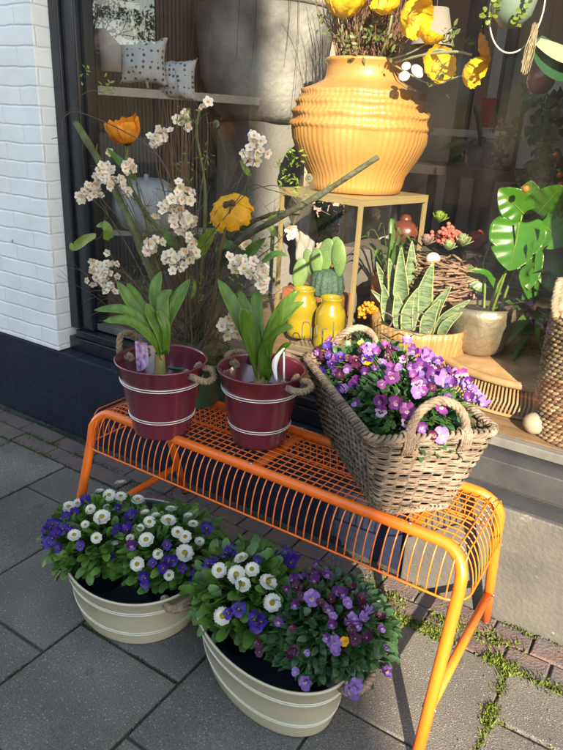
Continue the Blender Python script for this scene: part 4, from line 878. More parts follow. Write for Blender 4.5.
def poppy(parent, u, v, y, rpx, face, cup, m, cm, name='poppy_flower', seed=0):
    c = at(u, v, y); r_ = rpx*ppm(c)*(1+.36*cup); cup = cup*.8; nm = V(face).normalized(); q = nm.to_track_quat('Z', 'Y').to_matrix(); bm = BM(); rs_ = random.Random(seed)
    for k in range(6):
        a = 2*PI*k/6+rs_.uniform(-.15, .15); lay = .0012*(k % 2); rows = []
        for i in range(9):
            t = i/8; row = []
            for j in range(-4, 5):
                w_ = j/4; an = a+w_*.78*(.35+.65*t**.5); rr = r_*t*(1+.22*noise.noise(V((j*.9, k*3.1+seed, t*2)))); el = cup*t**1.2
                z = rr*math.sin(el)+r_*.16*noise.noise(V((w_*5+k, t*5, seed)))*t+lay; rad = rr*math.cos(el)
                row.append(bm.verts.new(c+q @ V((rad*math.cos(an), rad*math.sin(an), z-r_*.3*math.sin(cup)))))
            rows.append(row)
        for ra, rb in zip(rows[:-1], rows[1:]):
            for j in range(8): bm.faces.new((ra[j], ra[j+1], rb[j+1], rb[j]))
    bmesh.ops.remove_doubles(bm, verts=bm.verts, dist=1e-6); o = obj(name, bm, m, parent)
    bm = BM(); blob(bm, c-nm*r_*(.3*math.sin(cup)-.12), r_*.2, 2, .2); 
    for _ in range(40):
        d = (q @ V((rnd(-1, 1), rnd(-1, 1), 1.1))).normalized(); b_ = c-nm*r_*.3*math.sin(cup); tube(bm, [b_, b_+d*r_*.42], [.0005, .0009], 3)
    obj('flower_centre', bm, cm, o); return o
poppy(arr, 126, 137, .33, 19, (RT*-.1+UP*.55-FW*.35), 1.15, pop_o, brown_c, seed=3)
poppy(arr, 228, 207, .20, 21, (RT*.25-UP*.30+FW*.9), .8, mat('poppy_gold', (.80, .40, .01), .6, var=.2, vscale=40, trans=.3, bump=.5, bscale=70), brown_c, seed=5)
bm = BM(); blob(bm, at(232, 203, .175), .0085, 2, .15); obj('calyx', bm, brown_c, arr)
def lf(parent, pix, W, m, name='leaf', nrm=None, shape='lance', fold=.2, wave=.0, n=6):
    bm = BM(); P = [at(*q) for q in pix]; pathleaf(bm, P, W, nrm or ((CAM-P[0]).normalized()+V((.1, 0, .5))), fold=fold, shape=shape, wave=wave, n=n); return obj(name, bm, m, parent)
for pix, W, m in [([(96, 236, .26), (86, 240, .26), (74, 247, .255), (70, 243, .25)], .034, leaf_y), ([(106, 240, .26), (108, 230, .26), (104, 220, .26)], .028, leaf_y), ([(112, 238, .27), (104, 226, .27), (96, 226, .27)], .024, leaf_y), ([(195, 258, .25), (205, 243, .24), (216, 227, .23)], .040, leaf_y), ([(180, 250, .27), (170, 240, .27), (164, 228, .27)], .030, leaf_g),
                   ([(136, 180, .32), (122, 164, .32), (107, 148, .31)], .026, leaf_g), ([(188, 275, .23), (192, 288, .22), (190, 300, .21)], .026, leaf_y), ([(238, 262, .24), (252, 250, .24), (266, 238, .24)], .030, leaf_g), ([(275, 236, .3), (270, 222, .3), (283, 214, .3)], .022, leaf_y), ([(160, 270, .27), (150, 262, .27), (142, 264, .27)], .022, leaf_g),
                   ([(250, 176, .34), (246, 170, .34), (240, 160, .34)], .016, leaf_y), ([(215, 250, .26), (228, 245, .25), (240, 250, .25)], .026, leaf_g), ([(262, 262, .22), (276, 254, .22), (288, 256, .22)], .018, leaf_g)]: lf(arr, pix, W, m)
# leafy bits of euphorbia-like greenery on the twigs
bm = BM()
for (u, v, y, k, s_) in [(108, 88, .22, 16, 7), (86, 72, .24, 8, 6), (186, 118, .3, 26, 12), (200, 155, .34, 20, 12), (285, 176, .3, 40, 12), (292, 158, .32, 26, 9), (300, 190, .28, 20, 9), (150, 225, .3, 26, 14), (240, 285, .26, 60, 20), (205, 290, .25, 50, 22), (165, 250, .28, 26, 16), (225, 240, .3, 26, 18), (270, 250, .28, 26, 14), (185, 170, .33, 20, 14), (140, 290, .28, 30, 14)]:
    c = at(u, v, y)
    for _ in range(k): leaf(bm, c+(RT*R.gauss(0, s_*.5)+UP*R.gauss(0, s_*.6))*ppm(c), rdir(.3), rnd(.010, .018), .006, n=2, nrm=rdir())
obj('small_leaves', bm, leaf_y, arr)
def feather(par, pix, m_eye):
    P = smooth_pts([at(*q) for q in pix], 6); bm = BM(); tube(bm, P, [.0010, .0004], 4, cap=False); n = len(P)
    for i in range(2, n-2):
        for sd_ in (-1, 1):
            for h_ in (0, .33, .66):
                p = P[i]+(P[i+1]-P[i])*h_; d = (P[i+1]-P[i]).normalized(); L = .045*(1-i/n*.5); e = p+(RT*sd_*.8+d*.8)*L; tube(bm, smooth_pts([p, (p+e)/2+d*.004, e], 2), [.0009, .0005], 3, cap=False)
    f = obj('feather', bm, mat('feather_barb', (.10, .085, .05), .7), par); bm = BM(); c = P[-1]
    for k, (r_, mi) in enumerate(((.012, 0), (.006, 1))):
        ring = [bm.verts.new(c-FW*.0006*k+RT*r_*.8*math.cos(a*PI/10)+UP*r_*math.sin(a*PI/10)) for a in range(20)]; bm.faces.new(ring).material_index = mi
    solid(bm, thickness=.0004); obj('feather_eye', bm, m_eye, f)
fe = [mat('eye_green', (.10, .09, .04), .6), mat('eye_teal', (.02, .05, .05), .5), mat('eye_blue', (.015, .02, .05), .4)]
feather(arr, [(212, 260, .35), (222, 200, .38), (226, 160, .40), (216, 124, .42)], fe); feather(arr, [(290, 235, .35), (300, 205, .37), (309, 178, .38)], fe)

# ================================================================ BEHIND THE GLASS: giant orange pot on its stand
op_m = mat('ochre_glaze', (.52, .265, .07), .44, var=.18, vscale=5, bump=.12, bscale=60, coat=.4); brass = mat('brass_pale', (.44, .34, .16), .38, metal=.35, var=.08, vscale=10)
OC = at(354.5, 190, 1.12); zt0 = OC.z; k_ = ppm(at(361, 125, 1.12)); 
def zpx(v, y=1.12, u=361): return at(u, v, y).z
pot = thing('ochre_pot', 'large ochre glazed pot with wavy ridges standing on the pale metal stand', 'pot', (OC.x, OC.y, zt0))
profo = [(46, 187), (48, 180), (50, 170), (57, 158), (63, 147), (67, 136), (68.5, 126), (68.6, 123.5), (71.5, 121), (70, 118.5), (67, 116), (67.6, 112), (70, 109.5), (67.5, 107), (64.5, 104.5), (65, 101), (66.5, 98.5), (63.5, 96), (60, 94), (60, 91), (61, 88.5), (57, 86.5), (52, 84), (44, 80), (39.5, 77.5), (38, 74), (37.3, 67), (37.6, 63), (39.5, 60.5), (40, 58.5), (38.5, 57), (36, 58), (35, 66), (34, 80), (40, 90), (0.01, 92)]
z_top = zpx(60); z_bot = OC.z
def wav(a, i, r, z):
    if i < 7: return (r*(1+.006*math.cos(a*70)), z)
    if i < 22: return (r*(1+.008*math.sin(a*9+i//3*2)+.005*math.cos(a*70)), z+.007*noise.noise(V((math.cos(a)*3, math.sin(a)*3, i//3*3.3)))*1.0)
    return (r, z)
bm = BM(); zz = lambda v: z_bot+(187-v)/(187-57)*(z_top-z_bot)
lathe(bm, [(r*k_, zz(v)) for r, v in profo], OC.x, OC.y, 280, fn=wav, cap0=True); obj('body', bm, op_m, pot)
st = thing('plant_stand', 'pale gold metal plant stand under the ochre pot', 'plant stand', (OC.x, OC.y, .46)); zs = z_bot-.004; hs = .197
Mst = Matrix.Translation((OC.x, OC.y, 0)) @ Matrix.Rotation(math.radians(-13), 4, 'Z')
bm = BM(); box(bm, (-hs, -hs, zs-.006), (hs, hs, zs), M=Mst, bev=.001); obj('top_plate', bm, brass, st, smooth=False)
bm = BM()
for a, b in (((-hs, -hs), (hs, -hs+.014)), ((-hs, hs-.014), (hs, hs)), ((-hs, -hs+.0142), (-hs+.014, hs-.0142)), ((hs-.014, -hs+.0142), (hs, hs-.0142))): box(bm, (*a, zs-.026), (*b, zs-.0062), M=Mst)
obj('apron', bm, brass, st, smooth=False)
for sx_ in (-1, 1):
    for sy_ in (-1, 1): bm = BM(); x, y = sx_*(hs-.007), sy_*(hs-.007); box(bm, (x-.0068, y-.0068, .4595), (x+.0068, y+.0068, zs-.0262), M=Mst, bev=.001); obj('leg', bm, brass, st, smooth=False)
# bouquet in it
bq = thing('poppy_bouquet', 'bouquet of yellow poppies and curly twigs rising from the ochre pot', 'bouquet', (OC.x, OC.y, z_top))
root = V((OC.x, OC.y, z_top-.02)); bm = BM(); red_tw = mat('twig_reddish', (.22, .12, .07), .8, var=.5, vscale=40)
for k in range(190):
    a0 = rnd(0, 2*PI); sp = rnd(.05, 1.0); p = root+V((rnd(-.08, .08), rnd(-.08, .08), 0)); d = V((math.cos(a0)*sp, math.sin(a0)*sp*.7, 1)).normalized(); pts = [p]; L = rnd(.15, .42); ph = rnd(0, 6)
    for j in range(7): d = (d+V((math.sin(j*1.5+ph), math.cos(j*1.2+ph), .2)).normalized()*.25).normalized(); p = p+d*L/7; pts.append(p)
    tube(bm, smooth_pts(pts, 3), [rnd(.0018, .0034), .0009], 5, cap=False)
    dd = (d+rdir()*.7).normalized(); tube(bm, [pts[4], pts[4]+dd*.04, pts[4]+dd*.08+V((0, 0, .01))], [.0013, .0006], 4, cap=False)
obj('twigs', bm, red_tw, bq)
for i, (u, v, y, r_, face, cup) in enumerate([(343, 12, .98, 20, (RT*.1+UP*.8-FW*.5), .9), (388, 8, .98, 15, (RT*-.3+UP*.4-FW*.7), .9), (410, 16, .95, 20, (RT*.4-UP*.4-FW*.4), 1.0), (428, 40, .97, 13, (RT*.3+UP*.6-FW*.4), .9), (436, 67, .98, 17, (RT*.2-UP*.1-FW*.8), .8), (470, 69, .92, 15, (RT*.55-UP*.6-FW*.35), 1.05), (481, 50, .92, 14, (RT*.75+UP*.25-FW*.2), .45)]):
    poppy(bq, u, v, y, r_, face, cup, pop_y if i < 6 else mat('poppy_apricot', (.80, .35, .08), .55, var=.2, vscale=50, trans=.25), mat('anther_yellow', (.55, .38, .03), .7), seed=10+i)
for pix, r_ in [([(395, 62, 1.05), (425, 55, .98), (455, 52, .94), (472, 55, .93)], .0045), ([(385, 60, 1.05), (408, 54, 1.0), (430, 42, .98), (452, 30, .97)], .003), ([(392, 64, 1.05), (430, 84, .99), (455, 78, .95), (466, 74, .93)], .0028), ([(380, 60, 1.05), (388, 35, 1.0), (392, 15, .98)], .004), ([(345, 62, 1.08), (343, 40, 1.02), (342, 25, .99)], .004), ([(396, 62, 1.04), (420, 56, .99), (440, 50, .96), (454, 56, .95)], .004)]:
    branch(pix, (r_, r_*.8), mat('stem_pale', (.30, .33, .20), .6, var=.2), 'stem', bq)
bm = BM()
for (u, v, k, s_) in [(450, 36, 26, 9), (440, 78, 30, 10), (372, 30, 40, 16), (350, 40, 30, 16), (325, 25, 26, 14), (395, 45, 26, 12), (470, 42, 8, 5)]:
    c = at(u, v, .99)
    for _ in range(k): leaf(bm, c+(RT*R.gauss(0, s_*.5)+UP*R.gauss(0, s_*.5))*ppm(c)+FW*rnd(-.03, .03), rdir(), rnd(.014, .03), .010, n=3, nrm=rdir())
obj('leaves', bm, mat('leaf_sage', (.16, .22, .07), .5, var=.3, trans=.25), bq)
bm = BM(); white_f = mat('paper_white', (.74, .72, .70), .6)
c = at(418, 71, .93); s_ = ppm(c)
for (dx, dy, r_, w_) in ((0, 0, 8, .5), (-14, 5, 6, 1), (-12, -5, 5, 1)):
    cc = c+RT*dx*s_-UP*dy*s_; nm = (-FW+RT*(.5 if dx == 0 else -.3)+UP*.2).normalized(); q = nm.to_track_quat('Z', 'Y').to_matrix()
    for rr in (1.0, .72, .42): bmesh.ops.create_cone(bm, segments=18, radius1=r_*s_*rr, radius2=r_*s_*rr*.75, depth=r_*s_*.25, cap_ends=True, matrix=Matrix.Translation(cc+nm*(1-rr)*r_*s_*.3) @ q.to_4x4())
obj('white_flower', bm, white_f, bq)

# ---------------------------------------------------------------- concrete planter and pedestal
conc = mat('rough_concrete', (.38, .375, .36), .85, var=.4, vscale=6, bump=.4, bscale=50, col2=(.13, .13, .128)); conc2 = mat('pedestal_concrete', (.22, .215, .205), .8, var=.25, vscale=5, bump=.3, bscale=70)
CC = at(262, 112, 1.45); kc = ppm(CC)
t = thing('concrete_planter', 'big rough grey concrete planter standing on the pedestal', 'planter', (CC.x, CC.y, CC.z)); z0 = CC.z-.04; z1 = at(255, 6, 1.45).z
bm = BM(); lathe(bm, [(.0001, z0), (38*kc, z0), (46*kc, z0+.03), (60*kc, z0+.16), (68*kc, z1-.03), (68.5*kc, z1-.022), (70.5*kc, z1-.02), (71*kc, z1), (66*kc, z1), (64*kc, z1-.02), (56*kc, z1-.05), (.0001, z1-.055)], CC.x, CC.y, 72); obj('body', bm, conc, t)
bm = BM()
for k in range(26):
    a = rnd(0, 2*PI); p = V((CC.x+.1*math.cos(a), CC.y+.1*math.sin(a), z1-.05)); q = p+V((math.cos(a)*.22, math.sin(a)*.22, .12)); e = q+V((math.cos(a)*.06, math.sin(a)*.06, -rnd(.1, .45))); tube(bm, smooth_pts([p, q, q+(e-q)*.4+rdir()*.02, e], 5), [.002, .0008], 4, cap=False)
obj('hanging_twigs', bm, twig_m, t)
pe0 = at(232, 113, 1.45); pe1 = at(291, 113, 1.45); bm = BM(); Mp = Matrix.Translation((CC.x, CC.y, 0)) @ Matrix.Rotation(math.radians(-24), 4, 'Z'); hw = (pe1-pe0).length*.5*.92
box(bm, (-hw, -hw, .461), (hw, hw, z0-.001), M=Mp, bev=.004); tag(obj('pedestal', bm, conc2, smooth=False), 'tall square concrete pedestal carrying the grey planter', 'pedestal')

# ---------------------------------------------------------------- left: shelf unit with cushions, vase, pumpkin
white_w = mat('white_wood', (.46, .42, .38), .5, var=.15, vscale=12, stretch=(1, 6, 6)); maroon = mat('maroon_cloth', (.22, .06, .06), .8, var=.25, vscale=10); rib = mat('dark_slats', (.065, .048, .038), .6, var=.3)
sh = thing('shelf_unit', 'pale wooden shelf unit with dark slatted back inside the left of the window', 'shelf', at(130, 235, 1.0))
for nm, (a, b), th_, dp in (('shelf_board', ((73, 88, .62), (200, 106, .98)), .030, .26), ('shelf_board', ((96, 238, .62), (165, 234, .80)), .020, .26), ('shelf_board', ((98, 352, .62), (175, 352, .80)), .02, .26)):
    P = at(*a); Q = at(*b); Q.z = P.z = (P.z+Q.z)/2; bm = BM(); span(bm, P, Q-P, V((.10, dp, 0)), V((0, 0, th_))); obj(nm, bm, white_w, sh, smooth=False)
P = at(75, 2, .64); Q = at(128, 12, .80); Q.z = P.z; bm = BM(); span(bm, P, Q-P, V((.03, .03, 0)), V((0, 0, .02))); obj('top_rail', bm, white_w, sh, smooth=False)
P = at(128, 6, .80); bm = BM(); tube(bm, [P, at(134, 30, .80), at(148, 88, .80)], .006, 8); obj('rail_arm', bm, white_w, sh)
bm = BM(); a = at(76, 0, .98); b = at(215, 0, 1.45); a.z = b.z = .46; dv = (b-a)
for k in range(34):
    p = a+dv*k/34; n_ = V((-dv.y, dv.x, 0)).normalized(); span(bm, p, dv*.6/34, n_*.02, V((0, 0, 1.5)))
span(bm, a+V((0, .03, 0)), dv, V((0, .02, 0)), V((0, 0, 1.5))); obj('slatted_back', bm, rib, sh, smooth=False)
bm = BM(); p = at(84, 300, .80); p.z = .46; lathe(bm, [(.030, .46), (.030, 2.6)], at(92, 180, .85).x, .85, 32, fn=lambda a, i, r, z: (r*(1+.12*math.cos(a*9)), z)); tag(obj('curtain', bm, maroon), 'narrow gathered maroon curtain inside the left window frame', 'curtain')
c0 = at(112, 72, .74); c1 = at(112, 20, .74); s_ = ppm(c0); bm = BM(); 
lathe(bm, [(.0001, c0.z), (10.5*s_, c0.z), (12*s_, (c0.z+c1.z)/2), (12.5*s_, c1.z), (11.5*s_, c1.z), (10.5*s_, c0.z+.02), (.0001, c0.z+.02)], c0.x, c0.y, 60, fn=lambda a, i, r, z: (r*(1+.012*math.cos(a*24)), z))
tag(obj('ribbed_vase', bm, mat('vase_grey', (.50, .49, .48), .6, var=.1)), 'tall ribbed grey vase on the upper shelf', 'vase')
def cushion(u, v, y, W, H, T, rz, label):
    m = MATS.get('dotted_fabric')
    if not m:
        m = mat('dotted_fabric', (.58, .59, .61), .8); n = m.node_tree.nodes; l = m.node_tree.links; tc = n.new('ShaderNodeTexCoord'); vo = n.new('ShaderNodeTexVoronoi'); vo.inputs['Scale'].default_value = 52; vo.inputs['Randomness'].default_value = .25; l.new(tc.outputs['Object'], vo.inputs['Vector'])
        rp = n.new('ShaderNodeValToRGB'); rp.color_ramp.elements[0].position = .27; rp.color_ramp.elements[1].position = .31; rp.color_ramp.elements[0].color = (.10, .11, .14, 1); rp.color_ramp.elements[1].color = (.58, .59, .61, 1); l.new(vo.outputs['Distance'], rp.inputs[0]); l.new(rp.outputs[0], n['Principled BSDF'].inputs['Base Color'])
    c = at(u, v, y); bm = BM(); N = 16; Mx = Matrix.Translation(c) @ Matrix.Rotation(rz, 4, 'Z') @ Matrix.Rotation(rnd(-.2, .2), 4, 'X')
    for sg in (-1, 1):
        g = [[bm.verts.new(Mx @ V((W/2*a*(1-.17*(1-b*b)), sg*T/2*((1-a*a)*(1-b*b))**.55*(1+.25*noise.noise(V((a*2, b*2, u)))), H/2*b*(1-.17*(1-a*a))+.008*noise.noise(V((a*3, b*2, v)))))) for a in [i/N*2-1 for i in range(N+1)]] for b in [j/N*2-1 for j in range(N+1)]]
        for j in range(N):
            for i in range(N): bm.faces.new((g[j][i], g[j][i+1], g[j+1][i+1], g[j+1][i]))
    bmesh.ops.remove_doubles(bm, verts=bm.verts, dist=1e-5); bmesh.ops.recalc_face_normals(bm, faces=bm.faces); tag(obj('cushion', bm, m), label, 'cushion', 'dotted cushions on the shelf')
cushion(143, 62, .80, .19, .165, .085, .55, 'pale cushion with dark dots leaning beside the ribbed vase'); cushion(176, 80, .90, .19, .15, .08, .15, 'second dotted pale cushion, farther along the shelf')
PC = at(147, 206, .76); kp = ppm(PC); bm = BM()
def lobes(a, i, r, z): return (r*(1+.07*abs(math.cos(a*6.5))-.05), z)
lathe(bm, [(.0001, -.06), (.45, -.075), (.8, -.06), (1, -.01), (1.0, .02), (.85, .055), (.5, .078), (.2, .07), (.08, .062), (.07, .09), (.0001, .092)], 0, 0, 96, fn=lobes)
for v in bm.verts: v.co = V((v.co.x*33*kp, v.co.y*33*kp, v.co.z*1.15*33*kp/.085*.75)) + PC
tag(obj('pumpkin', bm, mat('pumpkin_grey', (.50, .51, .52), .55, var=.12, vscale=10)), 'grey white ribbed pumpkin on the lower shelf', 'pumpkin')

# ---------------------------------------------------------------- centre: yellow vases, prickly pear, snake plant, nest
crate_m = mat('crate_wood', (.26, .20, .14), .7, var=.4, vscale=8, stretch=(1, 7, 7), bump=.2)
a = at(296, 352, .70); b = at(352, 360, .72); bm = BM(); zc = .497
for k in range(4): box(bm, (a.x-.04, .672+k*.062, zc-.010), (b.x+.10, .672+k*.062+.057, zc), bev=.001)
for x in (a.x-.03, b.x+.07): box(bm, (x, .68, .4602), (x+.02, .90, zc-.0102))
tag(obj('slat_crate', bm, crate_m, smooth=False), 'low slatted wooden crate under the yellow vases', 'crate')
yv = mat('yellow_ceramic', (.30, .225, .006), .22, var=.08, vscale=8, coat=.6)
def yvase(u, vb, y, hpx, wpx, label):
    P = at(u, vb, y); P.z = zc+.001; k = ppm(P); h = hpx*k*.96; w_ = wpx*k/2; bm = BM()
    lathe(bm, [(.0001, 0), (.78, 0), (.93, .02), (1, .12), (1, .38), (.95, .44), (1.0, .47), (.98, .66), (.90, .76), (.66, .86), (.66, .93), (.74, .97), (.74, 1), (.66, 1), (.6, .93), (.6, .8)], P.x, P.y, 56)
    for v in bm.verts: v.co.x = P.x+(v.co.x-P.x)*w_; v.co.y = P.y+(v.co.y-P.y)*w_; v.co.z = P.z+v.co.z*h
    tag(obj('yellow_vase', bm, yv), label, 'vase', 'yellow vases on the crate')
yvase(328, 347, .775, 55, 30, 'bright yellow jar shaped vase, the nearer one by the metal stand leg'); yvase(301, 340, .84, 50, 30, 'bright yellow jar shaped vase, the one farther left behind the bulb leaves')
terra = mat('terracotta', (.30, .10, .035), .7, var=.3, vscale=12, bump=.15)
cact = mat('cactus_green', (.09, .17, .055), .5, var=.25, vscale=10, col2=(.16, .27, .07)); cactd = mat('cactus_stem', (.05, .11, .07), .6, var=.3, vscale=60, bump=.6, bscale=120)
CP = at(327, 292, .98); kq = ppm(CP)
t = thing('cactus_plant', 'pale green paddle cactus in a terracotta trough behind the yellow vases', 'cactus', (CP.x, CP.y, .46))
bm = BM(); x0 = at(288, 300, .98).x; x1 = at(346, 300, .98).x; box(bm, (x0, .93, .4605), (x1, 1.04, CP.z-.002), bev=.006); obj('trough', bm, terra, t, smooth=False)
bm = BM(); lathe(bm, [(15*kq, CP.z-.004), (17*kq, CP.z+.02), (15*kq, CP.z+.06), (13*kq, CP.z+22*kq), (.0001, CP.z+24*kq)], CP.x+1*kq, CP.y-.01, 60, fn=lambda a, i, r, z: (r*(1+.05*math.cos(a*14)), z)); obj('stem', bm, cactd, t)
def pad(cu, cv, y, w_, h_, rot_, yaw=0):
    c = at(cu, cv, y); s = ppm(c); bm = BM(); g = bmesh.ops.create_uvsphere(bm, u_segments=28, v_segments=18, radius=1)
    for v in bm.verts:
        x, y_, z = v.co; nar = 1-.25*max(0, -z); q = V((x*w_/2*s*nar, y_*.010, z*h_/2*s)); v.co = c+Matrix.Rotation(yaw, 3, 'Z') @ Matrix.Rotation(rot_, 3, 'Y') @ q
    pd = obj('pad', bm, cact, t); bm = BM()
    for _ in range(46):
        x, z = rnd(-.9, .9), rnd(-.92, .92)
        if x*x+z*z > .85: continue
        q = V((x*w_/2*s*(1-.25*max(0, -z)), -.0102*math.sqrt(max(0, 1-x*x-z*z)), z*h_/2*s)); blob(bm, c+Matrix.Rotation(yaw, 3, 'Z') @ Matrix.Rotation(rot_, 3, 'Y') @ q, .0012, 1, 0)
    obj('areoles', bm, mat('areole_straw', (.42, .34, .18), .8), pd)
for a in [(326, 256, .97, 19, 36, .15), (339, 258, .96, 17, 38, -.12), (317, 262, .95, 15, 28, -.1), (300, 275, .97, 16, 34, .1, .3), (309, 262, .99, 13, 26, -.3), (334, 248, 1.0, 14, 24, .3)]: pad(*a)
bamb = mat('bamboo_slats', (.42, .25, .09), .45, var=.3, vscale=12, stretch=(6, 6, .5), coat=.2, col2=(.30, .16, .055))
SCn = at(420, 334, .86); SCn.z = at(420, 320, .86).z; ks = ppm(SCn); t = thing('snake_plant', 'mottled snake plant with stiff upright leaves in a ribbed bamboo planter', 'plant', (SCn.x, SCn.y, .46)); zr = SCn.z
bm = BM(); n_ = 54; r_o = 49*ks
def ribs(a, i, r, z): return (r*(1+.018*abs(math.cos(a*n_/2))), z)
lathe(bm, [(r_o*.80, .4605), (r_o*.86, .50), (r_o*.98, zr-.03), (r_o, zr), (r_o*.97, zr+.002), (r_o*.90, zr-.004), (r_o*.88, zr-.03), (.0001, zr-.032)], SCn.x, SCn.y, 324, fn=ribs); obj('planter', bm, bamb, t)
bm = BM(); lathe(bm, [(r_o*.86, zr-.028), (.0001, zr-.02)], SCn.x, SCn.y, 30); obj('soil', bm, soil, t)
snake = mat('snake_leaf', (.23, .30, .16), .45, col2=(.06, .12, .06), vscale=42, stretch=(.8, .8, 5), trans=.05)
snake_e = mat('snake_margin', (.30, .34, .14), .45)
for i, (u0, u1, v1, dy, W) in enumerate([(396, 389, 258, .02, 15), (402, 401, 247, -.02, 17), (410, 412, 241, .03, 17), (420, 433, 262, -.04, 19), (408, 418, 288, -.06, 17), (430, 451, 286, -.04, 14), (436, 470, 300, -.03, 13), (392, 376, 262, .05, 13), (388, 383, 285, .0, 13), (414, 421, 270, .05, 15), (426, 440, 300, -.06, 14), (400, 396, 292, -.06, 14), (396, 371, 290, 0, 10), (442, 462, 312, -.05, 10)]):
    y0 = SCn.y+dy; b = at(u0, 325, y0); b.z = zr-.025; tp = at(u1, v1, y0-.01); mid = (b+tp)/2+RT*(u0-u1)*ks*.18; bm = BM(); pathleaf(bm, [b, mid, tp], W*ks*.98, (CAM-b).normalized()+RT*rnd(-.7, .7), fold=.35, shape='sword', wave=.06, n=10, edge=.86); solid(bm, thickness=.002); obj('leaf', bm, [snake, snake_e], t)
# orange kalanchoe
KC = at(368, 322, .86); t = thing('kalanchoe_plant', 'small plant with a tight cluster of orange flowers left of the snake plant', 'plant', (KC.x, KC.y, .46)); kk = ppm(KC)
bm = BM(); lathe(bm, [(.030, .4605), (.040, .52), (.042, .52), (.038, .515), (.0001, .51)], KC.x, KC.y+.02, 40); obj('pot', bm, mat('teal_pot', (.02, .05, .07), .4), t)
bm = BM()
for _ in range(60): leaf(bm, V((KC.x, KC.y+.02, .53))+rdir()*.02, rdir(.5), .045, .022, nrm=rdir(), n=4)
obj('foliage', bm, leaf_d, t)
for (u, v) in [(368, 307), (362, 313), (373, 311)]:
    c = at(u, v, .86); bm = BM()
    for _ in range(26): blob(bm, c+rdir()*rnd(.2, 1)*6*kk, 2.0*kk, 1, .1)
    obj('flower_cluster', bm, mat('kalanchoe_orange', (.80, .30, .015), .5, var=.3, vscale=60), t)
# arching spider leaves
SPc = at(388, 275, 1.02); t = thing('spider_plant', 'arching green strap leaves behind the snake plant', 'plant', SPc)
bm = BM(); lathe(bm, [(.04, .4605), (.06, SPc.z-.01), (.06, SPc.z), (.05, SPc.z-.01), (.0001, SPc.z-.01)], SPc.x, SPc.y, 36); obj('pot', bm, terra, t)
for (u, v, vm, y) in [(350, 246, 238, .95), (362, 238, 232, .98), (378, 232, 226, 1.0), (402, 236, 230, .98), (415, 246, 236, .96), (426, 250, 240, .95), (372, 262, 250, .93), (408, 262, 246, .92), (345, 262, 246, .98), (396, 226, 222, 1.1)]:
    bm = BM(); tp = at(u, v, y); md = at((u+388)/2, vm, (y+1.02)/2); pathleaf(bm, [SPc, md, tp], .016, V((0, 0, 1)), fold=.3, shape='lance', n=7); obj('leaf', bm, leaf_g, t)
# nest of twigs with succulents, shell and a coral crest flower
NC = at(440, 272, .98); kn = ppm(NC); t = thing('twig_nest', 'nest of broken twigs holding a pink crested flower, a white egg and succulents', 'nest', (NC.x, NC.y, NC.z-.05)); bm = BM(); nest_m = mat('nest_twig', (.32, .20, .13), .85, var=.5, vscale=30)
for k in range(420):
    a = rnd(0, 2*PI); rr = rnd(24, 40)*kn; z = NC.z+rnd(-20, 13)*kn; p = V((NC.x+rr*math.cos(a), NC.y+rr*math.sin(a)*.9, z)); tg = V((-math.sin(a), math.cos(a), rnd(-.18, .18)))+rdir()*.35; L = rnd(10, 26)*kn; tube(bm, [p-tg*L/2, p+tg*L/2], rnd(.0016, .0045), 5)
obj('nest_ring', bm, nest_m, t)
bm = BM(); lathe(bm, [(.0001, NC.z-24*kn), (28*kn, NC.z-18*kn), (30*kn, NC.z), (.0001, NC.z+2*kn)], NC.x, NC.y, 30); obj('nest_floor', bm, soil, t)
bm = BM(); box(bm, (NC.x-.045, NC.y-.04, .4602), (NC.x+.05, NC.y+.05, NC.z-24*kn-.001), bev=.003); tag(obj('wood_block', bm, bamb, smooth=False), 'upright ribbed wooden block under the twig nest', 'block')
bm = BM(); blob(bm, at(433, 259, .93), 7.2*kn, 3, .02, sc=(1, 1, .9)); obj('egg', bm, mat('egg_white', (.48, .46, .42), .5), t)
bm = BM(); c = at(450, 237, .97)
for k in range(280): blob(bm, c+V((R.gauss(0, 5.5)*kn, R.gauss(0, 4)*kn, R.gauss(0, 3.6)*kn)), 2.3*kn, 1, .2)
obj('crested_flower', bm, mat('crest_coral', (.55, .14, .10), .7, var=.4, vscale=80), t)
for (u, v, y, r_, mm) in [(439, 222, .98, 9, leaf_y), (462, 246, .95, 10, mat('succulent_green', (.22, .28, .12), .5, var=.3)), (426, 245, .94, 9, mat('succulent_mauve', (.25, .16, .15), .5, var=.3)), (448, 250, .92, 8, mat('succulent_green', (0, 0, 0)))]:
    bm = BM(); c = at(u, v, y)
    for k in range(13):
        a = k*2.4; el = .3+.09*k; d = V((math.cos(a)*math.cos(el), math.sin(a)*math.cos(el), math.sin(el))); leaf(bm, c, d, r_*kn*1.2, r_*kn*.75, nrm=V((0, 0, 1)), bend=-.4, shape='spoon', fold=.2)
    solid(bm, thickness=.002); obj('succulent', bm, mm, t)

# ---------------------------------------------------------------- right: stool, pearl pot with monstera, bronze pot, baskets
ratt = mat('rattan_pale', (.40, .27, .13), .6, var=.25, vscale=20, col2=(.30, .18, .08)); rattd = mat('rattan_red', (.24, .085, .03), .55, var=.3, vscale=30)
SC2 = V((.93, 1.0, 0)); zst = .562; rs2 = .30
t = thing('rattan_stool', 'low round rattan stool with a coiled top and ribbed side', 'stool', (SC2.x, SC2.y, .46))
bm = BM()
for k in range(44):
    r_ = .012+k*.0063
    tube(bm, [(SC2.x+r_*math.cos(a*PI/36), SC2.y+r_*math.sin(a*PI/36), zst-.004) for a in range(72)], .0034, 5, closed=True)
lathe(bm, [(.0001, zst-.008), (rs2-.012, zst-.008)], SC2.x, SC2.y, 60); obj('coiled_top', bm, ratt, t)
bm = BM(); tube(bm, [(SC2.x+(rs2-.006)*math.cos(a*PI/48), SC2.y+(rs2-.006)*math.sin(a*PI/48), zst-.009) for a in range(96)], .012, 12, closed=True); obj('rim', bm, ratt, t)
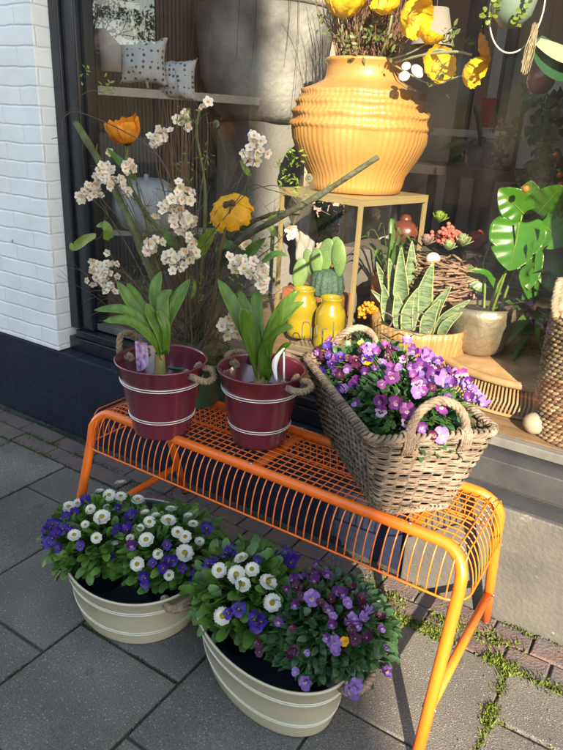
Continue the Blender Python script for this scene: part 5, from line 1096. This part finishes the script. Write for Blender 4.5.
for nm, (r0, r1, z0_, z1_, mm, nn) in {'ribbed_side': (rs2-.014, rs2+.022, zst-.018, .4665, ratt, 170)}.items():
    bm = BM()
    for k in range(nn): a = 2*PI*k/nn; tube(bm, [(SC2.x+r0*math.cos(a), SC2.y+r0*math.sin(a), z0_), (SC2.x+(r0+r1)/2*math.cos(a+.02), SC2.y+(r0+r1)/2*math.sin(a+.02), (z0_+z1_)/2-.006), (SC2.x+r1*math.cos(a), SC2.y+r1*math.sin(a), z1_)], .0034, 5)
    tube(bm, [(SC2.x+r1*math.cos(a*PI/48), SC2.y+r1*math.sin(a*PI/48), z1_) for a in range(96)], .005, 8, closed=True)
    obj(nm, bm, mm, t)
pearl = mat('pearl_shell', (.55, .47, .33), .36, metal=.8, var=.22, vscale=16, bump=.25, bscale=40, coat=.4)
def brickshell(m):
    n = m.node_tree.nodes; l = m.node_tree.links; tc = n.new('ShaderNodeTexCoord'); vo = n.new('ShaderNodeTexVoronoi'); vo.feature = 'DISTANCE_TO_EDGE'; vo.inputs['Scale'].default_value = 26; l.new(tc.outputs['Object'], vo.inputs['Vector'])
    rp = n.new('ShaderNodeValToRGB'); rp.color_ramp.elements[0].position = .0; rp.color_ramp.elements[1].position = .05; rp.color_ramp.elements[0].color = (.6, .55, .48, 1); rp.color_ramp.elements[1].color = (1, 1, 1, 1); l.new(vo.outputs['Distance'], rp.inputs[0])
    b = n['Principled BSDF']; src = b.inputs['Base Color'].links[0].from_socket; mx = n.new('ShaderNodeMix'); mx.data_type = 'RGBA'; mx.blend_type = 'MULTIPLY'; mx.inputs[0].default_value = .5; l.new(src, mx.inputs[6]); l.new(rp.outputs[0], mx.inputs[7]); l.new(mx.outputs[2], b.inputs['Base Color'])
brickshell(pearl)
PP = at(486, 300, .90); kp2 = ppm(PP); PB = at(485, 352, .90); ptop = at(486, 306, .90).z
t = thing('monstera_pot', 'pearly shell mosaic bowl holding the split leaf monstera', 'pot', (PP.x, PP.y, zst)); hgt = ptop-zst
bm = BM(); lathe(bm, [(r*kp2, zst+.001+z*hgt) for r, z in [(.01, 0), (15, 0), (23, .12), (29, .35), (31.5, .62), (32, .82), (31.5, 1), (30, 1), (29, .85), (.01, .8)]], PP.x, PP.y, 64, fn=lambda a, i, r, z: (r, z+(.008*math.cos(a+.6) if 4 < i < 8 else 0))); obj('bowl', bm, pearl, t)
bm = BM(); lathe(bm, [(29*kp2, ptop-.02), (.0001, ptop-.012)], PP.x, PP.y, 30); obj('soil', bm, soil, t)
mon_l = None
mon = mat('monstera_leaf', (.06, .22, .012), .3, var=.25, vscale=9, trans=.35); MR = V((PP.x, PP.y, ptop-.015))
mt_ = thing('monstera', 'glossy split leaf monstera, its sunlit leaves above the pearly bowl', 'plant', MR)
def outline_leaf(par, mid, pts, y, droop=.0, m=mon, ys=None):
    """a broad leaf from its outline; mid = stalk point to tip; depth varies across the blade"""
    bm = BM(); A = at(*mid[0], y); T = at(*mid[1], y-droop); ax = (T-A); N = 9; L = []
    P = [at(u, v, y-droop*max(0, min(1, (at(u, v, y)-A).dot(ax)/ax.length_squared))) for u, v in pts]; side = ax.normalized().cross(-FW)
    cs = [A+ax*i/10 for i in range(11)]
    vs = [bm.verts.new(p+FW*(abs((p-A).dot(side))*.15)) for p in P]; c = [bm.verts.new(p) for p in cs]
    # triangulate by nearest spine vertex
    n = len(vs)
    def near_(v): return min(range(11), key=lambda i: (c[i].co-v.co).length)
    ids = [near_(v) for v in vs]
    for i in range(n):
        j = (i+1) % n; a_, b_ = ids[i], ids[j]
        bm.faces.new((vs[i], vs[j], c[b_]))
        st_ = 1 if b_ < a_ else -1; k = b_
        while k != a_:
            try: bm.faces.new((vs[i], c[k], c[k+st_]))
            except ValueError: pass
            k += st_
    bmesh.ops.recalc_face_normals(bm, faces=bm.faces); bmesh.ops.subdivide_edges(bm, edges=bm.edges, cuts=1, use_grid_fill=True); solid(bm, thickness=.0008)
    o = obj('leaf', bm, m, par); bm = BM(); tube(bm, [p-FW*.0012 for p in cs], [.0022, .0008], 6); obj('midrib', bm, leaf_y, o); return o
def heartleaf(par, base, tip, Wpx, m=mon, cuts=(), curl=.25, roll=0):
    A = at(*base); T = at(*tip); k = ppm(A); ax = T-A; L = ax.length; ax = ax.normalized(); sd_ = ax.cross((CAM-A).normalized()+RT*roll).normalized(); nn = sd_.cross(ax).normalized(); hw = Wpx*k/2; bm = BM(); NT, NS = 26, 8; rows = []
    for i in range(NT+1):
        t = i/NT; row = []
        for j in range(-NS, NS+1):
            q = j/NS; sgn = 1 if q > 0 else -1; aq = abs(q)
            wd = (math.sin(PI*min(1, (t+.10)/1.10)**.72))**.85 if t < 1 else .01
            cut = 0
            for (side_, tc, dp) in cuts:
                if side_ == sgn: cut = max(cut, dp*max(0, 1-abs(t-tc)/.028))
            wq = aq*wd*(1-cut); back = -.26*L*max(0, wq-.25)*(1-t)**1.5 + .10*L*wq*t      # lobes reach back past the stalk, sides lean to the tip
            z = nn*(.10*hw*math.sin(t*26-wq*5)*wq*.5 + .22*hw*(wq**1.5) - curl*L*t*t - .10*hw*wq*wq*2*0)
            row.append(bm.verts.new(A+ax*(L*t+back)+sd_*(sgn*hw*wq)+z))
        rows.append(row)
    for r0, r1 in zip(rows[:-1], rows[1:]):
        for j in range(2*NS): bm.faces.new((r0[j], r0[j+1], r1[j+1], r1[j]))
    spine = [r_[NS].co.copy() for r_ in rows]; solid(bm, thickness=.0006); o = obj('leaf', bm, m, par); bm = BM(); tube(bm, [p+nn*.0005 for p in spine], [.0018, .0006], 6)
    for i in range(3, 24, 3):
        for j in (0, 2*NS):
            e = rows[min(NT, i+2)][j]
            p = spine[i]
    obj('midrib', bm, leaf_y, o); return o
ct = [(1, .32, .5), (1, .50, .55), (1, .66, .5), (-1, .38, .5), (-1, .56, .55), (-1, .72, .4)]
heartleaf(mt_, (520, 222, .93), (509, 272, .87), 54, cuts=[(1, .55, .35), (-1, .62, .3)], curl=-.1)
heartleaf(mt_, (524, 214, .95), (500, 190, .90), 34, curl=.15)
heartleaf(mt_, (537, 214, .97), (560, 188, .90), 36, curl=.1, cuts=[(1, .5, .4)])
heartleaf(mt_, (541, 222, .95), (566, 246, .90), 44, curl=.0, cuts=ct)
heartleaf(mt_, (530, 250, .94), (529, 290, .90), 26, curl=.0)
heartleaf(mt_, (548, 250, .97), (552, 292, .93), 34, m=leaf_g, curl=.0)
heartleaf(mt_, (528, 202, 1.02), (531, 182, .98), 26, m=leaf_g, curl=.1)
heartleaf(mt_, (486, 285, .96), (462, 268, .93), 20, m=leaf_g, curl=.1)
for pix, W in [([(523, 300, .93), (528, 275, .90), (530, 250, .88), (534, 240, .87)], .018), ([(530, 298, .93), (524, 275, .88), (536, 262, .86)], .030), ([(536, 296, .94), (538, 262, .92), (542, 235, .91), (540, 225, .9)], .020), ([(500, 295, .95), (492, 280, .93), (484, 272, .90), (470, 270, .88)], .022)]: lf(mt_, pix, W, mon, n=6)
for pix in [[(484, 312, .93), (485, 280, .95), (484, 262, .97), (492, 240, .99)], [(492, 312, .91), (503, 280, .90), (514, 250, .90), (519, 222, .89)], [(488, 312, .93), (498, 285, .94), (512, 260, .95), (522, 215, .95)], [(500, 312, .93), (510, 282, .94), (528, 250, .95), (536, 220, .96)]]: branch(pix, (.0045, .003), leaf_y, 'stalk', mt_)
bronze = mat('bronze_leaf', (.70, .44, .15), .4, metal=.4, var=.55, vscale=14, bump=.25, bscale=30)
BP = atz(537, 346, zst); kb = ppm(BP); t = thing('bronze_pot', 'round mottled bronze pot on the rattan stool, behind and right of the pearly bowl', 'pot', (BP.x, BP.y, zst)); h_ = at(537, 292, BP.y).z
bm = BM(); lathe(bm, [(.0001, zst+.001), (14*kb, zst+.001), (22*kb, zst+.03), (26*kb, (zst+h_)/2), (24*kb, h_-.02), (19*kb, h_), (17*kb, h_), (20*kb, h_-.03), (.0001, h_-.03)], BP.x, BP.y, 60); obj('body', bm, bronze, t)
bm = BM()
for _ in range(60):
    d = rdir(.7); leaf(bm, V((BP.x, BP.y, h_-.03)), d, rnd(.15, .30), rnd(.03, .06), nrm=V((0, 0, 1)), bend=.6, n=5)
o = obj('foliage', bm, leaf_g, t)
# seagrass basket at the right edge, just inside the pane
sea = mat('seagrass', (.36, .26, .14), .75, var=.45, vscale=50, col2=(.14, .09, .045), bump=.3, attr=True); GB = at(590, 380, .69); t = thing('seagrass_basket', 'tall knotted seagrass basket with a loop handle at the right edge', 'basket', (GB.x, GB.y, .46)); gz1 = .79
bm = BM(); lay = bm.loops.layers.color.new('tint')
for j in range(27):
    z = .467+j*.0122; rr = .112+.012*math.sin((z-.46)*6)
    for i in range(46):
        a0 = 2*PI*(i+.5*(j % 2))/46; pts = []
        for k in range(5):
            a = a0+(k-2)/4*.17; up = .0045*(k-2)/2; pts.append((GB.x+(rr+.0045*math.cos((k-2)/2*1.4))*math.cos(a), GB.y+(rr+.0045*math.cos((k-2)/2*1.4))*math.sin(a), z+up))
        tv = rnd(.6, 1.3); tube(bm, pts, [.0035, .0050, .0055, .0050, .0035], 5, tint=(tv, tv, tv), lay=lay)
n0 = len(bm.faces); lathe(bm, [(.105, .4605), (.118, .60), (.110, gz1)], GB.x, GB.y, 40)
bm.faces.ensure_lookup_table()
for f in bm.faces:
    for lp in f.loops:
        if tuple(lp[lay])[:3] == (0, 0, 0) or f.index >= n0: lp[lay] = (.4, .4, .4, 1)
obj('woven_body', bm, sea, t)
bm = BM(); rope(bm, [(GB.x-.105, GB.y-.035, gz1-.03), (GB.x-.122, GB.y-.035, gz1+.03), (GB.x-.124, GB.y-.01, gz1+.085), (GB.x-.122, GB.y+.03, gz1+.03), (GB.x-.105, GB.y+.035, gz1-.03)], .011, 9); obj('handle', bm, mat('cord_handle', (.42, .34, .24), .8, var=.4, vscale=60), t)
bm = BM(); c = at(534, 428, .62); c.z = .46+.030; blob(bm, c, .032, 3, .03, sc=(1, 1, .95)); bm2 = bm; tag(obj('shell_ornament', bm, mat('shell_white', (.42, .35, .27), .4, var=.15)), 'smooth cream egg shaped ornament by the glass beside the seagrass basket', 'ornament')

# ---------------------------------------------------------------- hanging pot, rubber leaf, back of the room
sage = mat('sage_ceramic', (.20, .28, .22), .45, var=.08)
HC = at(514, 2, .80); kh = ppm(HC); t = thing('hanging_pot', 'sage green hanging pot in a white metal ring with a trailing vine', 'hanging pot', HC)
bm = BM(); lathe(bm, [(.0001, HC.z-24*kh), (10*kh, HC.z-22*kh), (19*kh, HC.z-12*kh), (23*kh, HC.z+4*kh), (22*kh, HC.z+18*kh), (20*kh, HC.z+18*kh), (19*kh, HC.z), (.0001, HC.z)], HC.x, HC.y, 48); obj('pot', bm, sage, t)
bm = BM(); tube(bm, [HC+RT*(4+27*math.cos(a*PI/30))*kh+V((0, 0, (-4+42*math.sin(a*PI/30))*kh)) for a in range(60)], .0022, 8, closed=True); obj('ring', bm, mat('white_wire', (.62, .60, .52), .4), t)
bm = BM(); tube(bm, [HC+V((0, 0, 37*kh)), V((HC.x, HC.y, 4.28))], .0015, 5); obj('cord', bm, jute, t)
bm = BM()
for (u, v) in [(497, 2), (496, 9), (493, 15), (487, 18), (484, 13), (498, -4), (527, 3), (524, 9), (520, 14), (518, 20), (516, 25), (530, -3)]:
    c = at(u, v, .74)
    for _ in range(3): leaf(bm, c+rdir()*.004, rdir(-.3), .016, .013, nrm=-FW+rdir()*.4, n=3, shape='spoon')
obj('vine', bm, leaf_y, t)
bm = BM(); 
for _ in range(40):
    a = at(536+rnd(-3, 3), 26+rnd(-4, 4), .79); b = at(525+rnd(-4, 4), 72+rnd(-10, 3), .79); tube(bm, smooth_pts([a, (a+b)/2+rdir()*.006, b], 3), .0008, 3, cap=False)
obj('raffia_tassel', bm, mat('raffia', (.42, .34, .20), .8, var=.3), t)
rl = thing('rubber_plant', 'rubber plant with large two-tone leaves hanging in from the upper right', 'plant', at(575, 60, .85))
lf(rl, [(536, 40, .82), (548, 58, .82), (562, 72, .82), (580, 80, .82)], .070, mat('rubber_leaf', (.02, .07, .03), .2, coat=.4), fold=.25, shape='lance', n=10); lf(rl, [(538, 42, .80), (556, 52, .80), (575, 60, .80), (600, 66, .8)], .040, mat('rubber_pale', (.32, .42, .20), .35), fold=.2, shape='lance', n=8); lf(rl, [(600, 50, .9), (580, 30, .86), (566, 26, .84)], .05, leaf_g)
branch([(620, 90, .9), (600, 66, .88), (590, 30, .86), (600, -20, .86)], (.005, .004), twig_m, 'stem', rl)
darkw = mat('dark_wood', (.035, .028, .025), .4, var=.3, vscale=10); dm = mat('dim_metal', (.05, .045, .045), .4)
TB = at(475, 182, 1.85); t = thing('dark_table', 'dark trestle table at the back of the shop holding plants', 'table', (TB.x, TB.y, 0)); ztb = at(470, 168, 1.85).z
bm = BM(); box(bm, (TB.x-.40, 1.80, ztb-.04), (TB.x+.35, 2.35, ztb), bev=.003); obj('tabletop', bm, darkw, t, smooth=False)
for x in (-.38, .30):
    for y in (1.82, 2.28): bm = BM(); box(bm, (TB.x+x, y, 0), (TB.x+x+.04, y+.04, ztb-.041)); obj('leg', bm, darkw, t, smooth=False)
AM = at(478, 165, 2.0); t = thing('amaryllis', 'tall green stemmed plant with strap leaves on the dark table', 'plant', (AM.x, AM.y, ztb)); bm = BM(); lathe(bm, [(.05, ztb+.001), (.07, ztb+.09), (.06, ztb+.09), (.0001, ztb+.08)], AM.x, AM.y, 30); obj('pot', bm, dm, t)
for u, v in [(474, 105), (482, 140), (466, 150), (450, 158), (498, 150), (440, 150), (490, 165)]:
    b = V((AM.x, AM.y, ztb+.08)); tp = at(u, v, 2.0); bm = BM(); pathleaf(bm, [b, (b+tp)/2+V((0, 0, .03)), tp], .028, -FW, n=6, shape='strap'); obj('leaf', bm, leaf_d, t)
ORc = at(503, 160, 2.0); t = thing('orchid', 'pale pink orchid sprays on the dark table', 'plant', (ORc.x, ORc.y, ztb)); bm = BM(); tube(bm, smooth_pts([V((ORc.x, ORc.y, ztb)), at(500, 130, 2.0), at(494, 105, 2.0)], 5), .004, 5); obj('stem', bm, leaf_d, t)
bm = BM()
for _ in range(46):
    c = at(R.gauss(500, 7), rnd(118, 180), rnd(1.95, 2.05))
    for k in range(4): leaf(bm, c, rdir(), .022, .018, nrm=rdir(), n=2)
obj('flowers', bm, mat('orchid_pink', (.30, .16, .13), .6, var=.4, vscale=20), t)
bm = BM(); a = at(478, 127, 2.25); b = at(491, 98, 2.25); box(bm, (a.x, 2.25, a.z), (b.x+.03, 2.28, b.z), bev=.003); tag(obj('red_box', bm, mat('red_card', (.34, .03, .02), .6), smooth=False), 'upright red box on the back shelf', 'box')
bm = BM(); a = at(430, 128, 2.3); box(bm, (a.x-.2, 2.22, a.z-.035), (a.x+.75, 2.5, a.z), bev=.002); tag(obj('back_shelf', bm, white_w, smooth=False), 'pale narrow shelf at the back of the shop behind the poppies', 'shelf')
for i, (u, v0, v1, wd, mm, lb) in enumerate([(468, -20, 235, .05, darkw, 'dark upright post behind the poppies'), (508, -20, 165, .045, darkw, 'dark upright post left of the mirror'), (497, -20, 165, .05, white_w, 'pale upright post beside the dark one'), (434, 196, 330, .03, darkw, 'dark thin post under the dark table')]):
    P = at(u, (v0+v1)/2, 2.4); bm = BM(); box(bm, (P.x-wd, 2.40+.03*i, 0), (P.x+wd*.2, 2.44+.03*i, 2.98), bev=.002); tag(obj('post', bm, mm, smooth=False), lb, 'post')
a = at(515, 168, 1.7); b = at(590, 70, 1.7); t = thing('wall_mirror', 'dark framed panel with a pale ground at the upper right', 'mirror', (a.x, 1.7, a.z))
bm = BM(); box(bm, (a.x, 1.70, a.z), (b.x, 1.712, b.z)); obj('panel', bm, mat('panel_pale', (.42, .41, .38), .5, var=.15, vscale=6), t, smooth=False)
bm = BM(); w_ = .015
for p, q in (((a.x-w_, 1.695, a.z-w_), (a.x-.0005, 1.72, b.z+w_)), ((b.x+.0005, 1.695, a.z-w_), (b.x+w_, 1.72, b.z+w_)), ((a.x, 1.695, a.z-w_), (b.x, 1.72, a.z-.0005)), ((a.x, 1.695, b.z+.0005), (b.x, 1.72, b.z+w_))): box(bm, p, q)
obj('frame', bm, darkw, t, smooth=False)
bm = BM(); box(bm, (a.x-.05, 1.58, a.z-.05), (b.x+.2, 1.75, a.z-.02)); tag(obj('mirror_ledge', bm, darkw, smooth=False), 'dark ledge under the pale framed panel', 'ledge')
t = thing('climbing_plant', 'dark leafy climber against the pale framed panel', 'plant', at(545, 165, 1.66)); bm = BM()
for _ in range(60):
    c = at(R.gauss(540, 13), rnd(92, 145), rnd(1.60, 1.68)); leaf(bm, c, rdir(-.3), rnd(.03, .06), .04, nrm=-FW+rdir()*.7, n=4, shape='heart')
obj('foliage', bm, leaf_d, t); bm = BM(); tube(bm, smooth_pts([at(545, 167, 1.66), at(538, 130, 1.66), at(545, 95, 1.66)], 5), .004, 5); obj('stem', bm, twig_m, t)
c = at(536, 165, 1.62); k2 = ppm(c); bm = BM(); lathe(bm, [(.0001, 0), (8, 0), (11, 5), (10.5, 12), (6, 20), (2.6, 26), (2.4, 30), (4.5, 34), (3, 37), (.0001, 38)], 0, 0, 30, fn=lambda a, i, r, z: (r, z))
for v in bm.verts: v.co = V((v.co.x*k2, v.co.y*k2, v.co.z*k2*.85))+V((c.x, c.y, a.z-.019))
tag(obj('terracotta_figure', bm, mat('terra_bright', (.42, .13, .06), .6, var=.2)), 'terracotta gourd shaped figure in front of the pale panel', 'figure')
bm = BM(); c = at(541, 80, 1.3); bmesh.ops.create_uvsphere(bm, u_segments=24, v_segments=16, radius=.045, matrix=Matrix.Translation(c)); tube(bm, [c+V((0, 0, .04)), V((c.x, c.y, 4.28))], .001, 4); tag(obj('red_lantern', bm, mat('red_glass', (.20, .025, .02), .25, coat=.5)), 'dark red hanging globe under the rubber leaf', 'lantern')
t = thing('berry_plant', 'dark bushy plant with orange berries behind the monstera', 'plant', at(560, 190, 1.35)); bm = BM()
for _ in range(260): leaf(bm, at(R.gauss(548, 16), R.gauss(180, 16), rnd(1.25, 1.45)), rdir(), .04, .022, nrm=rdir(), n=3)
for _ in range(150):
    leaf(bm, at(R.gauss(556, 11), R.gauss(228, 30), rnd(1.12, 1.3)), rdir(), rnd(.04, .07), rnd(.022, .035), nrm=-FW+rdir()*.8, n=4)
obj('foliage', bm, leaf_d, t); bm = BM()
for (u, v) in [(556, 155), (560, 175), (526, 189), (548, 190), (561, 185)]: blob(bm, at(u, v, 1.24 if u != 526 else .86), .010, 2, .1)
obj('berries', bm, mat('berry_orange', (.62, .14, .02), .4), t); bm = BM(); p = at(560, 230, 1.35); tube(bm, [V((p.x, p.y, .46)), at(556, 190, 1.35)], .008, 6); obj('stem', bm, twig_m, t)
# brown hen figure and pale things behind the stand
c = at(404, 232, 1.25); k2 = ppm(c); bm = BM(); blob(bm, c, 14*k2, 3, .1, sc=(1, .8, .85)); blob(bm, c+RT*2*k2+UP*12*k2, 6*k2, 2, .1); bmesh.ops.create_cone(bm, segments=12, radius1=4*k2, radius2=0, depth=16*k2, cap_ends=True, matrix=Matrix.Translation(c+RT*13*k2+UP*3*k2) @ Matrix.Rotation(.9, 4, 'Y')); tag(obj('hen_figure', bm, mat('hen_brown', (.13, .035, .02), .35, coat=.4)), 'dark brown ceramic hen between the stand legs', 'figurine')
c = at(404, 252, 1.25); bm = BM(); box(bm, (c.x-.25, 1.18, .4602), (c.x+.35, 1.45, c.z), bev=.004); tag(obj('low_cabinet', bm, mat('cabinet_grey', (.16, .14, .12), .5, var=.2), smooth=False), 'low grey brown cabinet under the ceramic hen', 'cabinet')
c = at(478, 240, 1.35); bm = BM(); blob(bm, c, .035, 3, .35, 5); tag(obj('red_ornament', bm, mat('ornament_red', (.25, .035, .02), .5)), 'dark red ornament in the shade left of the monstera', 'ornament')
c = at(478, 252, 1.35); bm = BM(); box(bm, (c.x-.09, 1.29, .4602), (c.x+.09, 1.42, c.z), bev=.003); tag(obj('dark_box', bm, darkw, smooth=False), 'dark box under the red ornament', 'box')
t = thing('fabric_stack', 'pale crumpled fabric behind the stand, sunlit', 'fabric', at(375, 235, 1.5)); 
for (u, v, w1, h1) in [(352, 232, .13, .20), (385, 250, .12, .13), (305, 235, .09, .26)]:
    c = at(u, v, 1.55 if u != 305 else 1.3); bm = BM(); blob(bm, c, 1, 4, .35, 3, sc=(w1/2, .05, h1/2)); obj('cloth_fold', bm, mat('cloth_white', (.34, .32, .30), .8, var=.15, vscale=9), t)
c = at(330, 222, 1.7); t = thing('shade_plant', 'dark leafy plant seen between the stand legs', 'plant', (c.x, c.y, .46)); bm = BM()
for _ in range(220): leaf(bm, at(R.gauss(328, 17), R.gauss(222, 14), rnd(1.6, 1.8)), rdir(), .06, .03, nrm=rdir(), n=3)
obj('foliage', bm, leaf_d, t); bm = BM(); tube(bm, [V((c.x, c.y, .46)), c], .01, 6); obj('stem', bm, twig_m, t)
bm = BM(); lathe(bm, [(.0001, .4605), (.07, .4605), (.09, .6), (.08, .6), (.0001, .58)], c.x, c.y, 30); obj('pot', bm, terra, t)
c = at(435, 22, 1.75); k2 = ppm(c); bm = BM(); lathe(bm, [(.09, c.z-.09), (.05, c.z+.05), (.048, c.z+.05), (.088, c.z-.09)], c.x, c.y, 40); tube(bm, [V((c.x, c.y, c.z+.045)), V((c.x, c.y, 4.28))], .002, 4); tag(obj('lamp_shade', bm, mat('shade_linen', (.36, .34, .30), .8, trans=.3)), 'unlit pale conical lamp shade behind the poppies', 'lamp')

# prototypes were only models for the copies
for f in PROTO.values():
    for c in CH[f.name]: bpy.data.objects.remove(c)
    bpy.data.objects.remove(f)
